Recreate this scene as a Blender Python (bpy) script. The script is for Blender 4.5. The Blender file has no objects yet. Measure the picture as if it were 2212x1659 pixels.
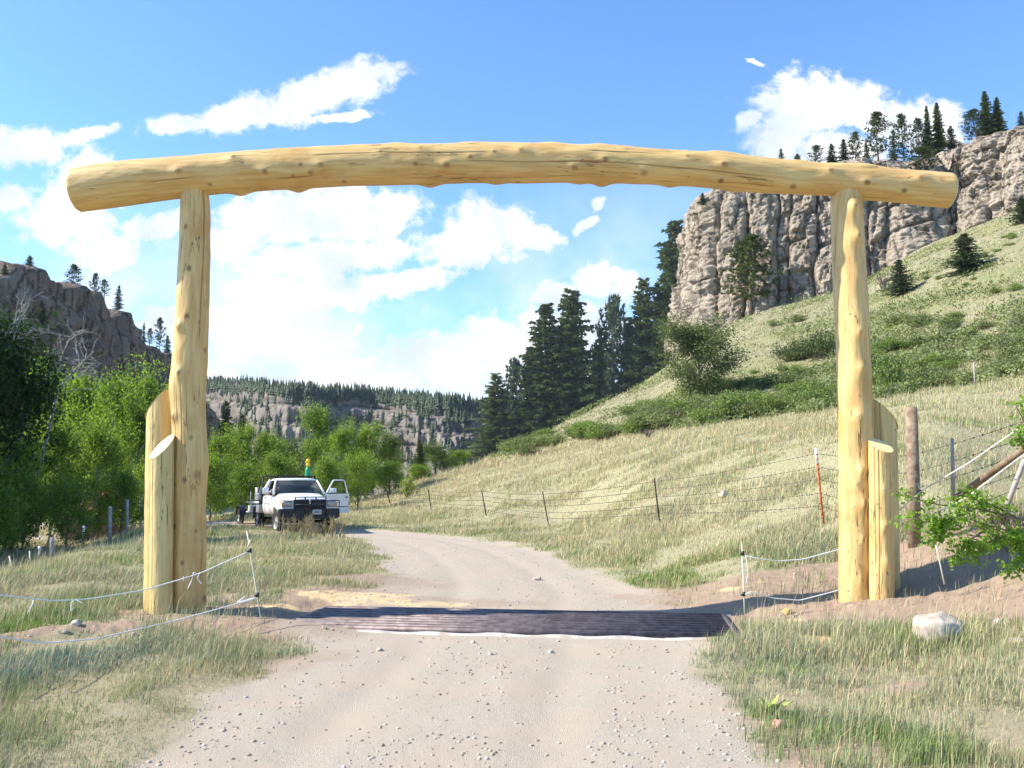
import bpy, math, random
import numpy as np
from mathutils import Vector, Matrix
random.seed(7)
RNG = np.random.default_rng(11)
sc = bpy.context.scene
PI = math.pi
# ------------------------------------------------------------------ camera
F = 1900.0                      # focal length in pixels of a 2212 px wide frame
EYE = 1.6
PITCH = math.radians(6.62)
cd = bpy.data.cameras.new('camera'); cam = bpy.data.objects.new('camera', cd)
sc.collection.objects.link(cam); sc.camera = cam
cd.sensor_width = 36.0; cd.lens = 36.0 * F / 2212.0
cd.clip_start = 0.1; cd.clip_end = 6000
cam.location = (0, 0, EYE); cam.rotation_euler = (PI/2 + PITCH, 0, 0)
cp, sp = math.cos(PITCH), math.sin(PITCH)
def ray(col, row):
    u = (col-1106.0)/F; v = (829.5-row)/F
    return (u, cp - v*sp, sp + v*cp)
def P(col, row, Y):             # world point seen there at forward distance Y
    d = ray(col, row); t = Y/d[1]
    return (d[0]*t, Y, EYE + d[2]*t)
def ZR(row, Y): return P(1106, row, Y)[2]
# ------------------------------------------------------------------ view
sc.view_settings.view_transform = 'Standard'; sc.view_settings.look = 'None'
sc.view_settings.exposure = 0.96; sc.view_settings.gamma = 1.0
sc.cycles.max_bounces = 6; sc.cycles.diffuse_bounces = 3; sc.cycles.transmission_bounces = 4
sc.cycles.transparent_max_bounces = 6; sc.cycles.use_denoising = True
# ------------------------------------------------------------------ sun: light travels +x, slightly away from the camera
LD = Vector((1.25, 0.09, -1.0)).normalized()
sun_el = math.asin(-LD.z)
to_sun = -LD
sl = bpy.data.lights.new('sun', 'SUN'); sl.energy = 5.0; sl.angle = math.radians(0.53); sl.color = (1.0, 0.93, 0.81)
so = bpy.data.objects.new('sun', sl); sc.collection.objects.link(so)
so.rotation_euler = LD.to_track_quat('-Z', 'Y').to_euler()
# ------------------------------------------------------------------ sky
W = bpy.data.worlds.new('World'); sc.world = W; W.use_nodes = True
nt = W.node_tree; nt.nodes.clear()
def N(nt, typ, **kw):
    n = nt.nodes.new(typ)
    for k, v in kw.items():
        if k == 'inp':
            for i, val in v.items(): n.inputs[i].default_value = val
        else: setattr(n, k, v)
    return n
def L(nt, a, b): nt.links.new(a, b)
def M_(nt, op, a, b=None, c=None, clamp=False):
    n = nt.nodes.new('ShaderNodeMath'); n.operation = op; n.use_clamp = clamp
    for i, x in enumerate((a, b, c)):
        if x is None: continue
        if isinstance(x, (int, float)): n.inputs[i].default_value = x
        else: nt.links.new(x, n.inputs[i])
    return n.outputs[0]
def VM(nt, op, a, b=None):
    n = nt.nodes.new('ShaderNodeVectorMath'); n.operation = op
    for i, x in enumerate((a, b)):
        if x is None: continue
        if isinstance(x, (tuple, list)): n.inputs[i].default_value = x
        elif isinstance(x, (int, float)): n.inputs[i].default_value = (x, x, x)
        else: nt.links.new(x, n.inputs[i])
    return n
def MIX(nt, fac, a, b, blend='MIX'):
    n = nt.nodes.new('ShaderNodeMix'); n.data_type = 'RGBA'; n.blend_type = blend
    for i, x in ((0, fac), (6, a), (7, b)):
        if isinstance(x, (int, float)): n.inputs[i].default_value = x
        elif isinstance(x, (tuple, list)): n.inputs[i].default_value = tuple(x) + ((1,) if len(x) == 3 else ())
        else: nt.links.new(x, n.inputs[i])
    return n.outputs[2]
def SS(nt, x, lo, hi):          # smoothstep
    n = nt.nodes.new('ShaderNodeMapRange'); n.interpolation_type = 'SMOOTHSTEP'
    nt.links.new(x, n.inputs[0]); n.inputs[1].default_value = lo; n.inputs[2].default_value = hi
    return n.outputs[0]
out = N(nt, 'ShaderNodeOutputWorld'); bg = N(nt, 'ShaderNodeBackground')
sky = N(nt, 'ShaderNodeTexSky', sky_type='NISHITA', sun_disc=False)
sky.sun_elevation = sun_el; sky.sun_rotation = math.atan2(to_sun.x, to_sun.y)
sky.altitude = 1800; sky.air_density = 1.0; sky.dust_density = 0.6; sky.ozone_density = 1.6
SKY_S = 0.12
bg.inputs[1].default_value = SKY_S
tc = N(nt, 'ShaderNodeTexCoord'); sep = N(nt, 'ShaderNodeSeparateXYZ'); L(nt, tc.outputs['Generated'], sep.inputs[0])
dy = M_(nt, 'MAXIMUM', sep.outputs[1], 0.02)
cx = M_(nt, 'DIVIDE', sep.outputs[0], dy); cz = M_(nt, 'DIVIDE', sep.outputs[2], dy)
cmb = N(nt, 'ShaderNodeCombineXYZ'); L(nt, cx, cmb.inputs[0]); L(nt, cz, cmb.inputs[1])
p0 = cmb.outputs[0]
def wn(scale, det, vec, rough=0.55, nt=nt):
    n = N(nt, 'ShaderNodeTexNoise'); n.inputs['Scale'].default_value = scale; n.inputs['Detail'].default_value = det
    n.inputs['Roughness'].default_value = rough; L(nt, vec, n.inputs['Vector']); return n
d1 = wn(7.0, 3, p0); off = VM(nt, 'MULTIPLY', VM(nt, 'SUBTRACT', d1.outputs['Color'], 0.5).outputs[0], (0.055, 0.04, 0)).outputs[0]
p1 = VM(nt, 'ADD', p0, off).outputs[0]
d2 = wn(38.0, 4, p0, .6); off2 = VM(nt, 'MULTIPLY', VM(nt, 'SUBTRACT', d2.outputs['Color'], 0.5).outputs[0], (0.016, 0.016, 0)).outputs[0]
p2 = VM(nt, 'ADD', p1, off2).outputs[0]
blobs = [  # column, row, half-width, half-height, tilt (deg, anticlockwise)
 (390,272,105,24,10),(520,236,120,42,14),(650,215,120,52,12),(770,176,110,50,16),(820,150,60,26,20),(735,246,95,12,2),
 (40,312,130,48,0),(180,296,85,20,10),(190,385,85,70,0),(150,470,120,90,0),(30,430,60,40,0),(230,540,90,60,0),
 (340,480,90,36,8),(600,470,160,76,0),(740,462,150,88,0),(850,455,80,60,0),(1060,500,120,66,-8),(1150,510,70,36,-20),(1000,540,120,45,0),
 (500,520,110,60,0),(700,560,230,60,6),(640,640,210,55,0),(860,610,160,34,10),(520,690,130,40,0),(380,700,120,50,0),
 (765,722,18,16,0),(730,745,60,14,0),(1060,740,120,70,8),(960,770,200,66,6),(800,810,320,44,0),(560,830,330,30,0),(1150,800,200,110,0),(1230,720,150,90,0),
 (1280,600,62,42,10),(1200,638,62,40,14),(1345,622,40,40,0),(1262,484,38,16,40),(1292,440,22,22,60),
 (1740,225,130,92,0),(1840,220,120,66,-12),(1930,260,90,60,-20),(1690,290,90,60,20),(1620,262,34,22,35),(1800,330,150,60,0),(2035,258,62,52,0),(2010,300,80,50,0),
 (1625,131,16,7,-10)]
f = None
for (bc, br, hw, hh, rt) in blobs:
    d = ray(bc, br); u0, v0 = d[0]/d[1], d[2]/d[1]
    mp = N(nt, 'ShaderNodeMapping', vector_type='TEXTURE'); L(nt, p2, mp.inputs[0])
    mp.inputs[1].default_value = (u0, v0, 0); mp.inputs[2].default_value = (0, 0, math.radians(rt))
    mp.inputs[3].default_value = (hw/F/d[1]*1.0, hh/F/d[1]*1.02, 1)
    ln = VM(nt, 'LENGTH', mp.outputs[0]).outputs[1]
    v = M_(nt, 'SUBTRACT', 1.0, ln)
    f = v if f is None else M_(nt, 'SMOOTH_MAX', f, v, 0.08)
nz = wn(30.0, 7, p1, .62)
dens = M_(nt, 'ADD', f, M_(nt, 'MULTIPLY', M_(nt, 'SUBTRACT', nz.outputs[0], 0.5), 1.5))
ed = wn(60.0, 5, p1, .7); mask = SS(nt, M_(nt, 'ADD', dens, M_(nt, 'MULTIPLY', M_(nt, 'SUBTRACT', ed.outputs[0], 0.5), 0.5)), -0.12, 0.50)
front = SS(nt, sep.outputs[1], 0.05, 0.3)
# thin veil low over the horizon and between the cumulus
vl = wn(3.2, 5, p1, .6)
veil = M_(nt, 'MULTIPLY', SS(nt, vl.outputs[0], 0.38, 0.66), M_(nt, 'SUBTRACT', 1.0, SS(nt, cz, 0.16, 0.42)))
veil = M_(nt, 'MULTIPLY', veil, 0.75)
veil = M_(nt, 'MULTIPLY', veil, M_(nt, 'SUBTRACT', 1.0, SS(nt, cx, 0.10, 0.5)))
low = M_(nt, 'SUBTRACT', 1.0, SS(nt, cz, 0.02, 0.25)); low = M_(nt, 'MULTIPLY', low, 0.8)
veil = M_(nt, 'MAXIMUM', veil, low)
allm = M_(nt, 'MAXIMUM', mask, veil); allm = M_(nt, 'MULTIPLY', allm, front)
sh = wn(9.0, 4, p1, .5)
shade = SS(nt, M_(nt, 'SUBTRACT', sh.outputs[0], M_(nt, 'MULTIPLY', f, 0.06)), 0.33, 0.56)
K = 1.0/SKY_S
cloudc = MIX(nt, shade, (0.44*K, 0.49*K, 0.57*K), (0.66*K, 0.66*K, 0.655*K))
skyc = MIX(nt, 1.0, sky.outputs[0], (0.92, 1.24, 1.50), 'MULTIPLY')
fin = MIX(nt, allm, skyc, cloudc)
L(nt, fin, bg.inputs[0]); L(nt, bg.outputs[0], out.inputs[0])

# ------------------------------------------------------------------ numpy noise
def _h(ix, iy, iz, s):
    n = (ix.astype(np.int64)*374761393 + iy.astype(np.int64)*668265263 + iz.astype(np.int64)*2147483647 + s*974634777) & 0xffffffff
    n = ((n ^ (n >> 13))*1274126177) & 0xffffffff
    n = (n ^ (n >> 16)) & 0xffffff
    return n.astype(np.float64)/0xffffff
def vn(x, y, z=None, s=0):      # value noise 0..1
    x = np.asarray(x, float); y = np.asarray(y, float)
    z = np.zeros_like(x) if z is None else np.asarray(z, float)
    xi, yi, zi = np.floor(x), np.floor(y), np.floor(z)
    fx, fy, fz = x-xi, y-yi, z-zi
    fx, fy, fz = [a*a*(3-2*a) for a in (fx, fy, fz)]
    r = 0
    for i in (0, 1):
        for j in (0, 1):
            for k in (0, 1):
                w = (fx if i else 1-fx)*(fy if j else 1-fy)*(fz if k else 1-fz)
                r = r + w*_h(xi+i, yi+j, zi+k, s)
    return r
def fbm(x, y, z=None, o=4, s=0, g=.5):
    a, t, r = 1.0, 0.0, 0
    z = np.zeros_like(np.asarray(x, float)) if z is None else np.asarray(z, float)
    for i in range(o):
        r = r + a*vn(np.asarray(x)*2**i+17.3*i, np.asarray(y)*2**i+5.1*i, z*2**i+9.7*i, s+i); t += a; a *= g
    return r/t
def sst(x, a, b):
    t = np.clip((np.asarray(x, float)-a)/(b-a), 0, 1); return t*t*(3-2*t)
# ------------------------------------------------------------------ object helpers
C = sc.collection
def tag(o, label=None, cat=None, group=None, kind=None):
    if label: o['label'] = label
    if cat: o['category'] = cat
    if group: o['group'] = group
    if kind: o['kind'] = kind
    return o
def empty(name, loc, rz=0, **kw):
    o = bpy.data.objects.new(name, None); C.objects.link(o); o.location = loc; o.rotation_euler = (0, 0, rz)
    o.empty_display_size = 0.2
    return tag(o, **kw)
def mk(name, V, faces, mat=None, parent=None, smooth=True, attrs=None, mats=None, mi=None, loc=None):
    """faces: list of int arrays (n,k), each of one polygon size"""
    me = bpy.data.meshes.new(name)
    V = np.asarray(V, np.float32)
    fs = [np.asarray(f_, np.int32) for f_ in faces if len(f_)]
    nl = sum(f_.size for f_ in fs); npoly = sum(len(f_) for f_ in fs)
    me.vertices.add(len(V)); me.vertices.foreach_set('co', V.ravel())
    me.loops.add(nl); me.polygons.add(npoly)
    li = np.concatenate([f_.ravel() for f_ in fs]) if fs else np.zeros(0, np.int32)
    me.loops.foreach_set('vertex_index', li)
    tot = np.concatenate([np.full(len(f_), f_.shape[1], np.int32) for f_ in fs])
    st = np.concatenate([[0], np.cumsum(tot)[:-1]]).astype(np.int32)
    me.polygons.foreach_set('loop_start', st); me.polygons.foreach_set('loop_total', tot)
    if smooth: me.polygons.foreach_set('use_smooth', np.ones(npoly, bool))
    if mats:
        for m in mats: me.materials.append(m)
        me.polygons.foreach_set('material_index', np.asarray(mi, np.int32))
    elif mat: me.materials.append(mat)
    for k, a in (attrs or {}).items():
        a = np.asarray(a, np.float32)
        if a.ndim == 1:
            at = me.attributes.new(k, 'FLOAT', 'POINT'); at.data.foreach_set('value', a)
        else:
            if a.shape[1] == 3: a = np.concatenate([a, np.ones((len(a), 1), np.float32)], 1)
            at = me.attributes.new(k, 'FLOAT_COLOR', 'POINT'); at.data.foreach_set('color', a.ravel())
    me.update(calc_edges=True)
    o = bpy.data.objects.new(name, me); C.objects.link(o)
    if parent: o.parent = parent
    if loc is not None: o.location = loc
    return o
class MB:                        # collects shapes for ONE mesh
    def __init__(s): s.V = []; s.F = {3: [], 4: []}; s.n = 0; s.A = []
    def add(s, V, *fs, a=0.0):
        V = np.asarray(V, float).reshape(-1, 3)
        for f_ in fs:
            f_ = np.asarray(f_, int)
            if f_.size: s.F.setdefault(f_.shape[1], []).append(f_ + s.n)
        s.V.append(V); s.n += len(V); s.A.append(np.full(len(V), a) if np.isscalar(a) else np.asarray(a))
    def box(s, c, d, rz=0, M=None, taper=1.0):
        x, y, z = d[0]/2, d[1]/2, d[2]/2; t = taper
        V = np.array([(-x,-y,-z),(x,-y,-z),(x,y,-z),(-x,y,-z),(-x*t,-y*t,z),(x*t,-y*t,z),(x*t,y*t,z),(-x*t,y*t,z)])
        if rz: cr, sr = math.cos(rz), math.sin(rz); V = V @ np.array([[cr, sr, 0], [-sr, cr, 0], [0, 0, 1]])
        if M is not None: V = V @ np.asarray(M).T
        s.add(V + np.array(c), [(0,3,2,1),(4,5,6,7),(0,1,5,4),(1,2,6,5),(2,3,7,6),(3,0,4,7)])
    def tube(s, pts, rad, k=8, cap=True, a=0.0):
        pts = np.asarray(pts, float); n = len(pts); rad = np.full(n, rad) if np.isscalar(rad) else np.asarray(rad, float)
        T = np.gradient(pts, axis=0); T /= (np.linalg.norm(T, axis=1)[:, None] + 1e-9)
        ref = np.array([0, 0, 1.0]) if abs(T[0][2]) < 0.9 else np.array([1.0, 0, 0])
        U = np.cross(T, ref); U /= (np.linalg.norm(U, axis=1)[:, None] + 1e-9); Wv = np.cross(T, U)
        th = np.arange(k)*2*PI/k
        V = pts[:, None, :] + rad[:, None, None]*(np.cos(th)[None, :, None]*U[:, None, :] + np.sin(th)[None, :, None]*Wv[:, None, :])
        V = V.reshape(-1, 3)
        i = np.arange(n-1)[:, None]*k; j = np.arange(k)[None, :]; j2 = (j+1) % k
        q = np.stack([i+j, i+j2, i+k+j2, i+k+j], -1).reshape(-1, 4)
        if cap:
            V = np.concatenate([V, pts[:1], pts[-1:]]); m = n*k
            t1 = np.stack([np.full(k, m), (np.arange(k)+1) % k, np.arange(k)], -1)
            t2 = np.stack([np.full(k, m+1), np.arange(k)+(n-1)*k, (np.arange(k)+1) % k+(n-1)*k], -1)
            s.add(V, q, np.concatenate([t1, t2]), a=a)
        else: s.add(V, q, a=a)
    def bar(s, a, b, r, k=6): s.tube([a, b], r, k)
    def build(s, name, mat, parent=None, smooth=False, attr=None, **kw):
        V = np.concatenate(s.V); fs = [np.concatenate(v) for v in s.F.values() if v]
        at = {attr: np.concatenate(s.A)} if attr else None
        return mk(name, V, fs, mat, parent, smooth, at, **kw)
def grid_faces(nu, nv):          # vertices indexed u*nv+v
    i = np.arange(nu-1)[:, None]*nv; j = np.arange(nv-1)[None, :]
    return np.stack([i+j, i+nv+j, i+nv+j+1, i+j+1], -1).reshape(-1, 4)
def bevel(o, w, seg=2):
    m = o.modifiers.new('bevel', 'BEVEL'); m.width = w; m.segments = seg; m.limit_method = 'ANGLE'; return o
# ------------------------------------------------------------------ materials
def mat(name, col=(.5, .5, .5), rough=.6, metal=0, spec=.5):
    m = bpy.data.materials.new(name); m.use_nodes = True
    b = m.node_tree.nodes['Principled BSDF']
    b.inputs['Base Color'].default_value = (*col, 1); b.inputs['Roughness'].default_value = rough
    b.inputs['Metallic'].default_value = metal; b.inputs['Specular IOR Level'].default_value = spec
    return m
def nodes(m): t = m.node_tree; return t, t.nodes['Principled BSDF']
def bumpit(t, b, h, s, d=0.02):
    n = N(t, 'ShaderNodeBump'); n.inputs['Strength'].default_value = s; n.inputs['Distance'].default_value = d
    L(t, h, n.inputs['Height']); L(t, n.outputs[0], b.inputs['Normal']); return n
def noisemat(name, c1, c2, scale=5, rough=.7, bump=.3, bd=.01, metal=0, spec=.3, detail=5):
    m = mat(name, c1, rough, metal, spec); t, b = nodes(m)
    tc = N(t, 'ShaderNodeTexCoord'); n = wn(scale, detail, tc.outputs['Object'], .6, t)
    L(t, MIX(t, SS(t, n.outputs[0], .35, .65), c1, c2), b.inputs['Base Color'])
    if bump: bumpit(t, b, n.outputs[0], bump, bd)
    return m
def attr(t, name):
    a = N(t, 'ShaderNodeAttribute'); a.attribute_name = name; return a
# foliage: the per-leaf colour varies along attribute 'tone'
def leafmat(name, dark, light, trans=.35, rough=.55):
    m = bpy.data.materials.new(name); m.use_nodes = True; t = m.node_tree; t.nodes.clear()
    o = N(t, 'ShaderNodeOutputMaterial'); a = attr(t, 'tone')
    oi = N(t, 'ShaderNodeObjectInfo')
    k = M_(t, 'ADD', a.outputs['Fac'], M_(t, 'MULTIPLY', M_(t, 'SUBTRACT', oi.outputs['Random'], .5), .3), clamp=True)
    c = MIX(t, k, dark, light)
    d = N(t, 'ShaderNodeBsdfDiffuse'); L(t, c, d.inputs[0])
    tr = N(t, 'ShaderNodeBsdfTranslucent'); L(t, MIX(t, 1.0, c, (1.3, 1.35, .6), 'MULTIPLY'), tr.inputs[0])
    mx = N(t, 'ShaderNodeMixShader'); mx.inputs[0].default_value = trans
    L(t, d.outputs[0], mx.inputs[1]); L(t, tr.outputs[0], mx.inputs[2])
    gl = N(t, 'ShaderNodeBsdfGlossy'); gl.inputs['Roughness'].default_value = rough; gl.inputs[0].default_value = (.8, .8, .8, 1)
    m2 = N(t, 'ShaderNodeMixShader'); m2.inputs[0].default_value = .018
    L(t, mx.outputs[0], m2.inputs[1]); L(t, gl.outputs[0], m2.inputs[2]); L(t, m2.outputs[0], o.inputs[0])
    return m
# ------------------------------------------------------------------ the lie of the land
# column -> (forward distance, height) knots
def Z(row, Y): return (Y, ZR(row, Y))
prof = {
 -900: [(3,0),(9,0),(14,.1),(20,-.6),(40,-1.2),(110,2),(300,5)],
 0:    [(3,0),(8,.0),(11,.02),Z(1238,15),(21,-.55),(35,-1.0),(60,-1.5),(110,-1),(300,-2)],
 200:  [(3,0),(8,.0),(11,.08),Z(1186,19.5),(27,-.5),(38,-.9),(60,-1.5),(150,-2),(300,-3)],
 320:  [(3,0),(8,.02),(10.9,.04),(12.5,.06),Z(1146,26),(34,-.3),(45,-.8),(70,-1.5),(300,-3)],
 420:  [(3,0),(8,.0),(10.9,.05),(12.5,.06),(20,.08),Z(1134,34),(45,-.2),(70,-1.5),(300,-3)],
 560:  [(3,0),(10,.0),(14,.06),(22,.08),(36,.1),(60,0),(90,-1),(300,-3)],
 700:  [(3,0),(12,.0),(16,.08),(24,.06),(30,.03),(40,.25),(60,.3),(100,-1),(300,-3)],
 780:  [(3,0),(30,.02),(36,.1),Z(1082,60),(75,-.4),(110,-1),(300,-3)],
 900:  [(3,0),(30,.05),Z(1116,41),Z(1040,72),(82,1.0),(110,-1),(300,-3)],
 1040: [(3,0),(28,.05),Z(1125,35),Z(1003,75),(82,3.0),Z(992,90),(105,2.5),(150,-1),(300,-3)],
 1106: [(3,0),(26,.05),Z(1128,33),Z(988,72),(79,3.6),Z(968,95),(112,4),(160,0),(300,-3)],
 1200: [(3,0),(23,.05),Z(1139,31),Z(970,68),(75,4.0),Z(922,100),(118,6.5),(170,0),(300,-3)],
 1300: [(3,0),(18,.05),(21,.25),Z(1140,26),Z(956,65),(71,4.7),Z(868,104),(124,10),(180,0),(300,-2)],
 1400: [(3,0),(16,.05),Z(1148,21.5),Z(940,61),(67,5.2),Z(875,85),Z(806,112),(134,14),(200,2),(400,0)],
 1480: [(3,0),(13,.05),Z(1150,20.5),Z(926,58),(63,5.5),Z(868,75),Z(748,120),(145,20),(200,12),(400,5)],
 1600: [(3,0),(10.5,.03),(13,.28),Z(1135,19),Z(910,55),(60,5.6),Z(840,75),Z(693,127),(200,26),(400,20)],
 1778: [(3,0),(8,.03),(10.9,.13),(12.5,.35),Z(1125,16.5),Z(890,50),(55,5.6),Z(800,72),Z(648,122),(200,30),(400,30)],
 1845: [(3,0),(8,.04),(10.9,.18),(12.3,.5),Z(1110,15.5),Z(875,47),(53,5.6),Z(780,71),Z(630,120),(200,32),(400,30)],
 2000: [(3,0),(8,.08),(9.4,.17),(10.9,.38),(12,.8),Z(1090,14),Z(850,44),(50,5.9),Z(760,66),Z(545,118),(200,36),(400,30)],
 2212: [(3,.02),(6,.08),(9,.25),(10.9,.78),(12.4,1.15),Z(1040,17),Z(815,41),(47,6.8),Z(720,60),Z(465,116),(200,46),(400,40)],
 2700: [(3,.05),(6,.2),(9,.7),(12,1.6),(20,3.6),Z(730,38),Z(600,60),Z(350,110),(200,60),(400,60)],
}
NP, NR = 1100, 900
PH0, PH1 = math.radians(-62), math.radians(62)
LR0, LR1 = math.log(1.0), math.log(500.0)
_ph = np.linspace(PH0, PH1, NP); _lr = np.linspace(LR0, LR1, NR)
cols = sorted(prof); tanc = [(c-1106)/F/cp for c in cols]; phc = [math.atan(t) for t in tanc]
tab = np.array([np.interp(_lr, np.log([p[0] for p in prof[c]]), [p[1] for p in prof[c]]) for c in cols])
tab = np.array([[0]]) + tab
# Y = r*cos(phi): evaluate each column at its own forward distance
Hg = np.zeros((NP, NR))
for i, ph in enumerate(_ph):
    k = np.searchsorted(phc, ph); k = min(max(k, 1), len(cols)-1)
    w = min(max((ph-phc[k-1])/(phc[k]-phc[k-1]), 0), 1)
    ly = _lr + math.log(max(math.cos(ph), .6))
    Hg[i] = np.interp(ly, _lr, tab[k-1])*(1-w) + np.interp(ly, _lr, tab[k])*w
def blur(A, n, ax):
    k = np.exp(-np.linspace(-2, 2, 2*n+1)**2); k /= k.sum()
    Ap = np.concatenate([np.repeat(A.take([0], ax), n, ax), A, np.repeat(A.take([-1], ax), n, ax)], ax)
    return sum(k[j]*Ap.take(range(j, j+A.shape[ax]), ax) for j in range(2*n+1))
Hg = blur(blur(Hg, 14, 0), 7, 1)
# road edges: x as a function of y
RL = ([-60,-5,5,6.8,8.7,10,11.9,13.8,16,19,22,24.3,27.5,31,34,38,45,60],[-2.5,-2.5,-2.45,-2.4,-2.15,-2.5,-2.5,-2.0,-2.2,-2.75,-3.3,-3.9,-4.8,-8.4,-12,-16,-23,-40])
RR = ([-60,-5,5,6.8,8.7,10.9,12.5,14.5,17.4,20,22.5,25,27.6,29.6,31.7,34,38,45,60],[1.35,1.35,1.35,1.52,1.8,2.2,2.2,1.8,1.5,1.1,.55,-.3,-1.6,-2.8,-5.0,-7.4,-11,-18,-36])
def road_d(x, y):                # >0 inside the road, metres to the nearer edge
    return np.minimum(x-np.interp(y, *RL), np.interp(y, *RR)-x)
GC = np.array([-.02, 10.6]); GA = math.radians(-8.0); GL, GW = 5.05, 1.66
def guard_uv(x, y):
    dx, dy_ = np.asarray(x)-GC[0], np.asarray(y)-GC[1]
    return dx*math.cos(GA)+dy_*math.sin(GA), -dx*math.sin(GA)+dy_*math.cos(GA)
def gs(x, y, cx_, cy_, sx, sy, rot=0):
    dx, dy_ = x-cx_, y-cy_; c_, s_ = math.cos(rot), math.sin(rot)
    return np.exp(-((dx*c_+dy_*s_)/sx)**2-((-dx*s_+dy_*c_)/sy)**2)
def masks(x, y):
    x = np.asarray(x, float); y = np.asarray(y, float)
    n1 = fbm(x*.9, y*.9, o=4, s=5)-.5; n2 = fbm(x*3.1, y*3.1, o=3, s=9)-.5
    rd = road_d(x, y)
    road = sst(rd + n1*.9 + n2*.35, -.12, .22)
    near = (y > 2)*1.0
    dirt = 1.2*gs(x, y, -3.5, 10.7, 1.4, .8) + gs(x, y, -4.8, 9.4, 1.5, .4, .62) + gs(x, y, -5.9, 8.2, 1.1, .3, .5) + gs(x, y, -2.3, 12.3, 2.0, 1.0) + gs(x, y, -2.2, 14.8, .9, .9) \
         + gs(x, y, 3.6, 11.2, 1.6, 1.2) + gs(x, y, 6.0, 11.5, 2.4, 1.5, .35) + gs(x, y, 7.3, 10.2, 2.4, .9, .3) + gs(x, y, 3.0, 12.6, 1.7, .7) \
         + .7*gs(x, y, -2.0, 8.3, 1.0, 1.2) + gs(x, y, 4.3, 10.7, 1.3, .6) + .9*gs(x, y, -2.6, 9.95, .9, .4)+.55*gs(x, y, 3.0, 7.0, .5, .3)+.5*gs(x, y, 1.9, 5.6, .5, .9)
    dirt = sst(dirt + n1*1.2 + n2*.5, .38, .62)*near
    saw = gs(x, y, -2.6, 12.3, 1.2, .38, -.05) + gs(x, y, -1.9, 12.9, .8, .3) + gs(x, y, -3.0, 11.6, .6, .3)+.75*gs(x, y, 3.2, 12.4, .5, .25) + .95*gs(x, y, 2.95, 10.2, .5, .18, .15)+.7*gs(x, y, 3.0, 8.8, .3, .6)+.5*gs(x, y, -2.6, 15.6, .9, .5)+.5*gs(x, y, -1.4, 12.2, 1.0, .3)
    saw = sst(saw*(1 + n1*2.4 + n2*3.0), .42, .8)*near*sst(saw, .12, .3)
    return road, dirt, saw
_dl, _dp = _lr[1]-_lr[0], _ph[1]-_ph[0]
def H(x, y, detail=True):
    x = np.asarray(x, float); y = np.asarray(y, float)
    r = np.hypot(x, y)+1e-6; ph = np.arctan2(x, y)
    a = np.clip((ph-PH0)/_dp, 0, NP-1.001); b = np.clip((np.log(r)-LR0)/_dl, 0, NR-1.001)
    i, j = a.astype(int), b.astype(int); fa, fb = a-i, b-j
    z = Hg[i, j]*(1-fa)*(1-fb)+Hg[i+1, j]*fa*(1-fb)+Hg[i, j+1]*(1-fa)*fb+Hg[i+1, j+1]*fa*fb
    z = z*(1-sst(np.abs(ph), 1.2, 1.9))
    rd = road_d(x, y)
    z = z*(1-.0*rd)
    inroad = sst(rd, -.4, .5)*sst(40-y, 0, 8)
    z = z*(1-inroad)
    z = z + .05*gs(x, y, -4.1, 10.7, .9, .6) + .10*gs(x, y, -4.8, 9.4, 1.3, .3, .62) + .07*gs(x, y, 4.4, 10.7, .8, .5) + .09*gs(x, y, -2.6, 12.5, 1.4, .6) + .10*gs(x, y, -2.6, 14.8, 1.0, 1.4)
    if detail:
        w = sst(r, 2, 200)
        z = z + (fbm(x*.35, y*.35, o=3, s=21)-.5)*(.10+.5*w)*(1-inroad*.8) + (fbm(x*2.3, y*2.3, o=4, s=31)-.5)*.05*(1-inroad*.55)
        z = z + (fbm(x*7, y*7, o=3, s=35)-.5)*.07*sst(x, 2.7, 3.4)*sst(y, 9.9, 10.5)*sst(13.2-y, 0, .6)*sst(11-x, 0, 1)
        z = z + (fbm(x*8, y*8, o=3, s=36)-.5)*.07*np.clip(gs(x, y, -4.6, 9.6, 2.0, .9, .4)+gs(x, y, -2.8, 11.9, 1.6, 1.2), 0, 1)
        z = z - .016*inroad*np.exp(-((np.abs(x-(np.interp(y, *RL)+np.interp(y, *RR))/2)-.75)/.22)**2)
        big = sst(r, 60, 140); z = z + big*(fbm(x*.06, y*.06, o=4, s=3)-.5)*3.0*sst(z, 2, 10)
    gu, gv = guard_uv(x, y)
    fl = sst(GL/2+.5-np.abs(gu), 0, .3)*sst(GW/2+.45-np.abs(gv), 0, .25)
    z = z*(1-fl*.85)
    pit = ((np.abs(gu) < GL/2-.08) & (np.abs(gv) < GW/2-.08))
    heap = .14*gs(x, y, -2.75, 10.05, .75, .33, -.15)+.05*gs(x, y, 2.45, 9.35, .45, .25)
    z = np.where(pit & (heap < .05), z-.32, z)+heap
    return z
def hit(col, row, y0=3.0, y1=400.0):  # where the ray through that point of the view meets the land
    d = ray(col, row); ys = np.exp(np.linspace(math.log(y0), math.log(y1), 1600)); t = ys/d[1]
    x = d[0]*t; z = EYE+d[2]*t; h = H(x, ys, False)
    k = np.argmax(z < h)
    if z[k] >= h[k]: k = len(ys)-1
    return float(x[k]), float(ys[k]), float(H(x[k:k+1], ys[k:k+1])[0])
def hgt(x, y): return float(H(np.array([x]), np.array([y]))[0])
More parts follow.
